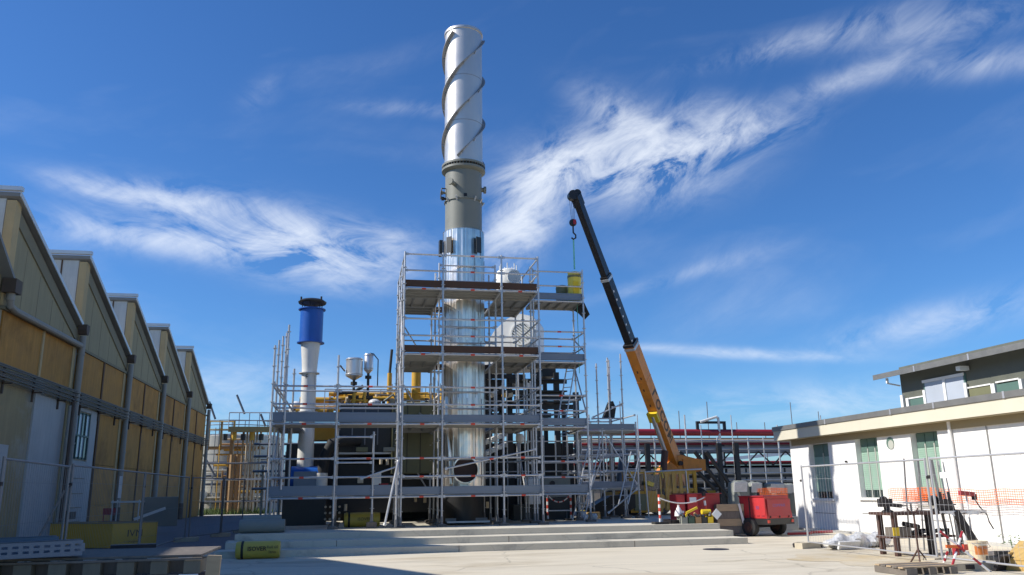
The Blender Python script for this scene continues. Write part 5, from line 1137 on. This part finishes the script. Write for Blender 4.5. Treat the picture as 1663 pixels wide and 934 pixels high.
for (x, y, label, m) in ((-8.9, 34.1, 'dark red steel frame chair by the ochre hall wall', 'red_dull'),):
    t = thing('chair', label, 'chair', (x, y, 0))
    for sx in (-.22, .22):
        for sy in (-.2, .2): MB().tube((x+sx, y+sy, 0), (x+sx, y+sy, .45 if sy < 0 else .95), .02, 6).build('leg', m, t)
    MB().box(x-.25, x+.25, y-.24, y+.24, .45, .49).build('seat', m, t); MB().box(x-.25, x+.25, y+.18, y+.22, .7, .95).build('backrest', m, t)
wt = thing('white_trolley', 'white metal frame with shelves standing against the hall wall', 'trolley', (-7.9, 33, 0))
for x in (-8.5, -7.6):
    for y in (33.0, 33.6): MB().tube((x, y, 0), (x, y, 1.25), .022, 6).build('leg', 'white_paint', wt)
for z in (.3, 1.15): MB().box(-8.55, -7.55, 32.95, 33.65, z, z+.06).build('shelf', 'white_paint', wt)
MB().obox((-7.2, 33.0, .75), (1.1, .04, .1), .2, 0, -.35).build('strut', 'white_paint', wt); MB().obox((-7.0, 33.8, .8), (1.2, .05, 1.1), .1, .25).build('side_sheet', 'grey_roll', wt)
tag(MB().obox((-8.0, 31.8, 1.7), (.10, .05, .75), .2).build('white_board', 'white_tape'), 'narrow pale board standing upright at the hall wall', 'board')
# near crate of timber with cable trays on it
cr8 = thing('timber_crate', 'dark timber crate with a row of bearer blocks, nearest the camera at bottom left', 'crate', (-2.3, 9.2, 0))
MB().box(-3.9, -1.45, 8.92, 10.3, .1, .68).build('crate_body', 'wood_dark', cr8)
MB().box(-3.9, -1.45, 8.89, 8.915, .70, .775).build('rail_board', 'wood_old', cr8); MB().box(-3.9, -1.42, 8.87, 8.915, .905, .925).build('top_board', 'wood_old', cr8)
for k in range(8):
    x = -3.72+k*.305; MB().box(x, x+.155, 8.885, 9.4, .78, .90).build('bearer_block', 'wood_pale' if k < 0 else 'wood_mid', cr8)
MB().box(-3.9, -1.45, 9.02, 9.06, .78, .90).build('back_board', 'wood_old', cr8)
for k in range(7): MB().box(-3.9, -1.44, 8.96+k*.19, 9.13+k*.19, .927, .95).build('deck_plank', 'wood_old', cr8)
MB().obox((-1.33, 8.92, .47), (.13, .06, .94), 0, 0, .05).build('corner_post', 'wood_pale', cr8)
MB().box(-1.62, -1.44, 8.86, 8.868, .70, .775).build('paper_label', 'white_tape', cr8); MB().obox((-2.28, 8.85, .70), (.07, .01, .02), 0, 0, .1).build('paper_scrap', 'white_tape', cr8)
for k in range(3): MB().box(-3.9, -1.47, 8.895, 8.918, .12+k*.19, .29+k*.19).build('side_plank', 'wood_dark', cr8)
def tray(a, b, w, h, label):
    t = thing('cable_tray', label, 'cable tray', a, 'galvanised cable trays on the timber crate')
    a, b = Vector(a), Vector(b); d = (b-a).normalized(); s = Vector((d.y, -d.x, 0)).normalized(); n = int((b-a).length/.085)
    MB().beam(a+Vector((0, 0, .004)), b+Vector((0, 0, .004)), w, .006).build('tray_floor', 'tray_steel', t)
    for sg in (-1, 1):
        o = s*sg*w/2
        q = MB()
        for z0, z1 in ((.008, h*.28), (h*.44, h*.62), (h*.78, h)): q.beam(a+o+Vector((0, 0, (z0+z1)/2)), b+o+Vector((0, 0, (z0+z1)/2)), .004, z1-z0)
        for k in range(n+1): p = a.lerp(b, k/n)+o; q.beam(p-d*.018+Vector((0, 0, h*.53)), p+d*.018+Vector((0, 0, h*.53)), .0038, h*.55)
        q.beam(a+o*.93+Vector((0, 0, h-.003)), b+o*.93+Vector((0, 0, h-.003)), .03, .004)
        q.build('tray_side', 'tray_steel', t)
tray((-4.6, 8.3, .955), (-2.58, 9.05, .975), .32, .14, 'front galvanised cable tray lying across the timber crate')
tray((-5.2, 8.9, .955), (-3.02, 9.75, .975), .30, .15, 'rear perforated cable tray at the far left of the crate')
tag(MB().box(-4.9, -3.95, 8.2, 10.2, .0, .945).box(-4.92, -3.93, 8.18, 8.198, .6, .8).build('brown_crate', 'wood_old'), 'old brown crate under the cable trays at the left edge', 'crate')
tag(MB().obox((-2.55, 11.0, .93), (.5, .2, .05), .2).obox((-2.6, 11.0, .48), (.12, .12, .86), .2).obox((-2.55, 11.0, .02), (.5, .4, .04), .2).build('iron_stand', 'dark_iron'), 'dark iron stand between timber crate and yellow box', 'stand')

for o_ in list(COL.objects):
    if o_.parent is None and o_.name.split('.')[0] in ('timber_crate', 'cable_tray', 'brown_crate', 'iron_stand'): o_.location.z -= .125

# ------------------------------------------------------------------ right foreground
wb = thing('workbench', 'rusty steel workbench with vices in front of the white office wall', 'workbench', (11.7, 15.6, 0))
MB().box(10.68, 11.75, 15.35, 16.1, .795, .85).build('bench_top', 'rust_steel', wb)
for x, y in ((10.80, 15.45), (11.68, 15.6), (10.85, 16.0), (12.72, 16.05)): MB().box(x-.045, x+.045, y-.045, y+.045, 0, .793).build('leg', 'rust_steel' if x < 11.5 else 'dark_iron', wb)
MB().box(10.72, 12.2, 15.5, 16.0, .34, .38).build('lower_shelf', 'rust_steel', wb)
MB().box(10.74, 11.15, 15.42, 15.7, .385, .56).build('drawer_box', 'wood_old', wb); MB().box(10.72, 10.86, 15.40, 15.418, .40, .56).build('paper_label', 'bright_yellow', wb)
MB().box(11.76, 12.80, 15.3, 16.1, .80, .86).build('side_table_top', 'dark_iron', wb)
cl = MB(); vs = []; fs = []
for i in range(15):
    for j in range(2): vs.append((11.72+i*.079, 15.27+.02*math.sin(i), .865 if j else .80+.025*math.sin(i*1.1)+.015*math.sin(i*2.7)))
for i in range(14): fs.append((2*i, 2*i+2, 2*i+3, 2*i+1))
cl.add(vs, fs).build('hanging_cover', 'plastic_sheet', wb)
def vice(x, y, z, label, s=1., m='dark_iron'):
    t = thing('bench_vice', label, 'vice', (x, y, z), 'vices on the workbench')
    MB().lathe([(.09*s, 0), (.09*s, .03), (.05*s, .05), (.05*s, .09*s)], (x, y, z), 14).build('swivel_base', m, t, True)
    MB().obox((x-.07*s, y, z+.15*s), (.12*s, .11*s, .13*s)).build('fixed_jaw', m, t); MB().obox((x+.13*s, y, z+.11*s), (.24*s, .07*s, .06*s), 0, 0, .12).build('slide', m, t); MB().obox((x+.05*s, y, z+.17*s), (.05*s, .12*s, .09*s)).build('moving_jaw', m, t)
    MB().tube((x+.27*s, y-.12*s, z+.10*s), (x+.27*s, y+.12*s, z+.10*s), .012, 8).build('handle', m, t); MB().lathe([(.055*s, -.04), (.055*s, .04)], (x-.09*s, y-.06*s, z+.2*s), 14, 'Y').build('anvil_ring', m, t, True)
vice(10.78, 15.6, .853, 'dark vice on the left corner of the workbench', 1.25)
vice(12.02, 15.7, .863, 'big dark pipe vice with upright prongs in the middle of the workbench', 1.2)
for k in range(3): pass
pv = thing('pipe_press', 'black pipe press with two upright prongs standing on the bench', 'press', (12.05, 15.6, .863))
MB().prism([(11.92, .863), (12.28, .863), (12.24, 1.05), (12.1, 1.1), (11.95, 1.05)], 'Y', 15.5, 15.56).build('press_body', 'dark_iron', pv)
for x in (12.0, 12.2): MB().tube((x, 15.53, 1.05), (x-.02, 15.53, 1.24), .03, 10).build('prong', 'dark_iron', pv, True)
MB().beam((12.1, 15.3, .86), (12.5, 15.2, .03), .14, .12).build('sloping_leg', 'dark_iron', wb)
for k in range(16):
    MB().obox((10.95+random.random()*1.3, 15.6+random.random()*.3, .42+random.random()*.06), (random.uniform(.08, .3), .06, .05), random.uniform(0, 3), random.uniform(-.3, .3), random.uniform(-.3, .3)).build('tool', random.choice(['dark_iron', 'rust_steel', 'galv_dark', 'dark_panel']), wb)
MB().tube((11.1, 15.6, .62), (11.45, 15.6, .55), .05, 10).build('grinder', 'dark_iron', wb, True)
tl = thing('small_stand', 'grey metal roller stand with flat top on the bench', 'stand', (11.25, 15.8, .853))
MB().tube((11.55, 15.9, .853), (11.55, 15.9, 1.02), .02, 8).build('stem', 'galv_dark', tl); MB().box(11.3, 11.7, 15.8, 16.0, 1.02, 1.04).build('top_plate', 'galv', tl)
MB().box(10.55, 12.2, 14.9, 15.3, -.02, .0)
gd = thing('angle_grinder', 'dark red handheld grinder hanging before the white wall with a dangling cord', 'grinder', (13.4, 16.0, 1.0))
MB().obox((13.0, 16.0, 1.19), (.34, .09, .09), 0, 0, .1).build('grinder_body', 'red_dull', gd); MB().obox((13.17, 16.0, 1.12), (.08, .07, .12)).build('handle', 'dark_iron', gd)
MB().path([(13.17, 16.0, 1.08), (13.28, 16.0, .9), (13.42, 16.0, .75), (13.45, 16.0, .6), (13.53, 16.0, .45)], .014, 6).build('cord', 'dark_iron', gd, True)
MB().tube((13.0, 16.02, 1.19), (13.0, 16.02, 0), .02, 8).build('support_pole', 'white_tape', gd)
bk = thing('plastic_bucket', 'cream plastic bucket with orange label standing below the bench end', 'bucket', (11.53, 14.1, 0))
MB().lathe([(.135, 0), (.15, .1), (.168, .33), (.18, .33), (.18, .36), (.165, .36), (.16, .33), (.14, .1), (.125, .02), (.001, .02)], (11.53, 14.1, 0), 28).build('bucket_body', 'bucket', bk, True)
lb = MB(); vs = []; fs = []
for i in range(13):
    a = R(-150+i*9)
    for z, r_ in ((.12, .1545), (.27, .1645)): vs.append((11.53+r_*math.cos(a), 14.1+r_*math.sin(a), z))
fs = [(2*i, 2*i+2, 2*i+3, 2*i+1) for i in range(12)]
lb.add(vs, fs).build('bucket_label', 'bucket_label', bk, True)
MB().path([(11.36, 14.05, .33), (11.4, 13.93, .26), (11.53, 13.90, .23), (11.66, 13.93, .26), (11.7, 14.05, .33)], .005, 6).build('handle', 'wire', bk)
def tripod(x, y, h, label, m, mleg, rr=.018, spread=.22, hub=.35):
    t = thing('tripod_stand', label, 'tripod', (x, y, 0), 'tripod stands before the fence')
    MB().tube((x, y, hub*.5), (x, y, h), rr, 8).build('stem', m, t, True)
    for k in range(3):
        a = R(90+120*k+25); MB().tube((x, y, hub), (x+spread*math.cos(a), y+spread*math.sin(a), 0), rr*.9, 8).build('leg', mleg, t, True)
    return t
tp = tripod(9.95, 13.65, .93, 'slim brown steel tripod stand left of the fence post', 'rust_steel', 'rust_steel', .016, .2, .28)
MB().path([(9.83, 13.65, .98), (9.9, 13.65, .90), (9.98, 13.65, .90), (10.05, 13.65, .98)], .014, 6).build('fork', 'rust_steel', tp)
tr = thing('striped_trestle', 'crossed red and white trestle with orange tape at the lower right', 'trestle', (9.85, 12.5, 0))
for a, b in (((9.56, 12.5, .64), (10.25, 12.35, -.02+.03)), ((10.05, 12.6, .62), (9.48, 12.3, .0)), ((9.8, 12.7, .3), (9.8, 12.9, 0))):
    A, B = Vector(a), Vector(b)
    for k in range(6): MB().tube(A.lerp(B, k/6), A.lerp(B, (k+1)/6), .02, 8).build('leg_stripe', 'red_dull' if k % 2 == 0 else 'white_tape', tr, True)
MB().obox((9.72, 12.45, .40), (.26, .025, .05), 0, 0, .05).build('orange_wrap', 'orange_net', tr); MB().obox((9.98, 12.5, .38), (.11, .04, .09), .3).build('orange_wrap', 'red_mark', tr); MB().obox((9.80, 12.5, .33), (.08, .08, .14), .5).build('hub', 'red_dull', tr)
# plastic wrapped pipes on the ground
pw = thing('wrapped_bundle', 'long bundle wrapped in crumpled white plastic by the office wall', 'wrapped bundle', (11.5, 17.8, 0))
q = MB(); n1, n2 = 40, 14; vs = []; fs = []
for i in range(n1+1):
    t_ = i/n1; c = Vector((10.5, 17.55, .14)).lerp(Vector((12.6, 18.3, .13)), t_); taper = min(1, .35+3*t_, .35+4*(1-t_))
    for j in range(n2):
        a = 2*math.pi*j/n2; rr_ = (.17*taper)*(1+.22*math.sin(7*t_*3+j)+random.uniform(-.12, .12)); vs.append((c.x-.3*rr_*math.cos(a), c.y+rr_*math.cos(a)*1.3, max(.005, c.z+rr_*math.sin(a))))
for i in range(n1): fs += [(i*n2+j, i*n2+(j+1) % n2, (i+1)*n2+(j+1) % n2, (i+1)*n2+j) for j in range(n2)]
fs += [tuple(range(n2-1, -1, -1)), tuple(range(n1*n2, (n1+1)*n2))]
q.add(vs, fs).build('plastic_wrap', 'plastic_sheet', pw, True)
MB().obox((11.0, 17.45, .10), (.6, .05, .18), .2, .4).build('loose_flap', 'plastic_sheet', pw)
cw = MB()
for k in range(4): cw.path([(10.6+.35*math.cos(R(a)), 18.5+.28*math.sin(R(a)), .02+.02*k+.01*math.sin(a)) for a in range(k*20, 340+k*20, 24)], .014, 5)
tag(cw.build('coiled_cable', 'dark_iron'), 'coil of dark cable beside the wrapped bundle at the fence foot', 'cable')
bs2 = thing('standing_sacks', 'grey plastic covered goods standing behind the orange net and compressor', 'goods', (12.6, 28, PZ))
for x, y, w, h in ((13.65, 28.2, .75, 1.12), (14.4, 28.4, .6, 1.08), (15.1, 28.3, .8, 1.05), (15.8, 28.6, .6, 1.0)):
    b = MB(); b.lathe([(w*.5, 0), (w*.52, h*.4), (w*.49, h*.8), (w*.44, h), (w*.2, h+.05), (.001, h+.05)], (x, y, PZ), 16); b.v = [v+Vector((random.uniform(-.03, .03), random.uniform(-.03, .03), random.uniform(-.02, .02))) for v in b.v]; b.build('covered_bale', 'grey_roll', bs2, True)
    MB().obox((x-.1, y-w*.53, PZ+h*.85), (w*.7, .02, h*.3), .1, .2).build('white_cover', 'plastic_sheet', bs2)
hb = thing('fence_panel', 'pale mesh fence panel standing between the crane and the red tool chest', 'fence', (9.6, 26.5, PZ), 'temporary wire fences')
for a, b in (((9.75, 26.9, PZ), (9.7, 26.9, 1.95)), ((11.2, 26.9, PZ), (11.15, 26.9, 1.98)), ((9.7, 26.9, 1.93), (11.6, 26.6, 2.0))): MB().tube(a, b, .024, 8).build('frame_tube', 'galv', hb, True)
wm_ = MB()
for k in range(1, 30): x = 9.72+k*.05; wm_.tube((x, 26.89, PZ+.1), (x-.03, 26.88, 1.92), .003, 3, cap=False)
wm_.build('wire_mesh', 'galv', hb, kind='stuff')
# pallet and wooden offcuts
PAL0 = len(COL.objects)
pa = thing('pallet', 'weathered low pallet lying at the foot of the workbench', 'pallet', (9.3, 13.2, 0))
for k in range(5): MB().obox((9.25, 13.05+k*.15, .12), (1.05, .11, .022), .08).build('top_plank', 'wood_old' if k % 2 else 'wood_pale', pa)
for k in range(3): MB().obox((8.84+k*.40, 13.3+.03*k, .055), (.13 if k else .2, .75, .10), .08).build('bearer', 'wood_old', pa)
pa.location += Vector((-.15, -.75, 0))
cp_ = thing('concrete_slab', 'pale concrete foot slab with a dark square hole at the fence base', 'slab', (9.95, 12.9, 0))
MB().box(9.72, 10.75, 12.55, 13.3, .0, .12).build('slab_body', 'block', cp_); MB().box(9.98, 10.14, 12.535, 12.548, .03, .10).build('hole', 'dark_iron', cp_)
tag(MB().obox((11.35, 13.35, .07), (.42, .3, .1), .3, .2).obox((11.5, 13.4, .17), (.3, .2, .10), -.3).build('dark_rags', 'black_rubber'), 'pile of dark rubber pads on the slab beside the bucket', 'rubber pads')
tag(MB().obox((10.55, 12.4, .12), (.35, .05, .3), .4, .5).build('dark_plate', 'dark_iron'), 'dark steel plate leaning behind the crossed trestle', 'plate')
wbx = thing('wooden_box', 'bright yellow plywood box open at the front in the bottom right corner', 'box', (11.0, 12.2, 0))
MB().obox((11.02, 12.35, .30), (.62, .5, .03), .35, 0, -.45).build('sloping_lid', 'wood_yellow', wbx)
for (c, s_) in (((10.78, 12.25, .1), (.03, .5, .2)), ((11.25, 12.4, .18), (.03, .5, .36)), ((11.0, 12.55, .14), (.5, .03, .28))): MB().obox(c, s_, .35).build('side_board', 'wood_yellow', wbx)
MB().obox((11.02, 12.1, .05), (.5, .03, .10), .35).build('front_board', 'wood_yellow', wbx)
pl = thing('weed', 'small green weed growing at the foot of the white office wall', 'plant', (14.3, 16.6, 0))
for k in range(26):
    a = random.uniform(0, 6.28); r_ = random.uniform(.05, .35); z = random.uniform(.03, .28); x, y = 14.35+r_*math.cos(a)*.6, 16.5+r_*math.sin(a); b = random.uniform(0, 6.28)
    MB().add([(x, y, z), (x+.06*math.cos(b), y+.06*math.sin(b), z+.03), (x+.11*math.cos(b+.3), y+.11*math.sin(b+.3), z-.01), (x+.05*math.cos(b+.7), y+.05*math.sin(b+.7), z+.01)], [(0, 1, 2, 3)]).build('leaf', 'leaf', pl)
MB().tube((14.35, 16.5, 0), (14.35, 16.5, .2), .008, 5).build('stem', 'leaf', pl)
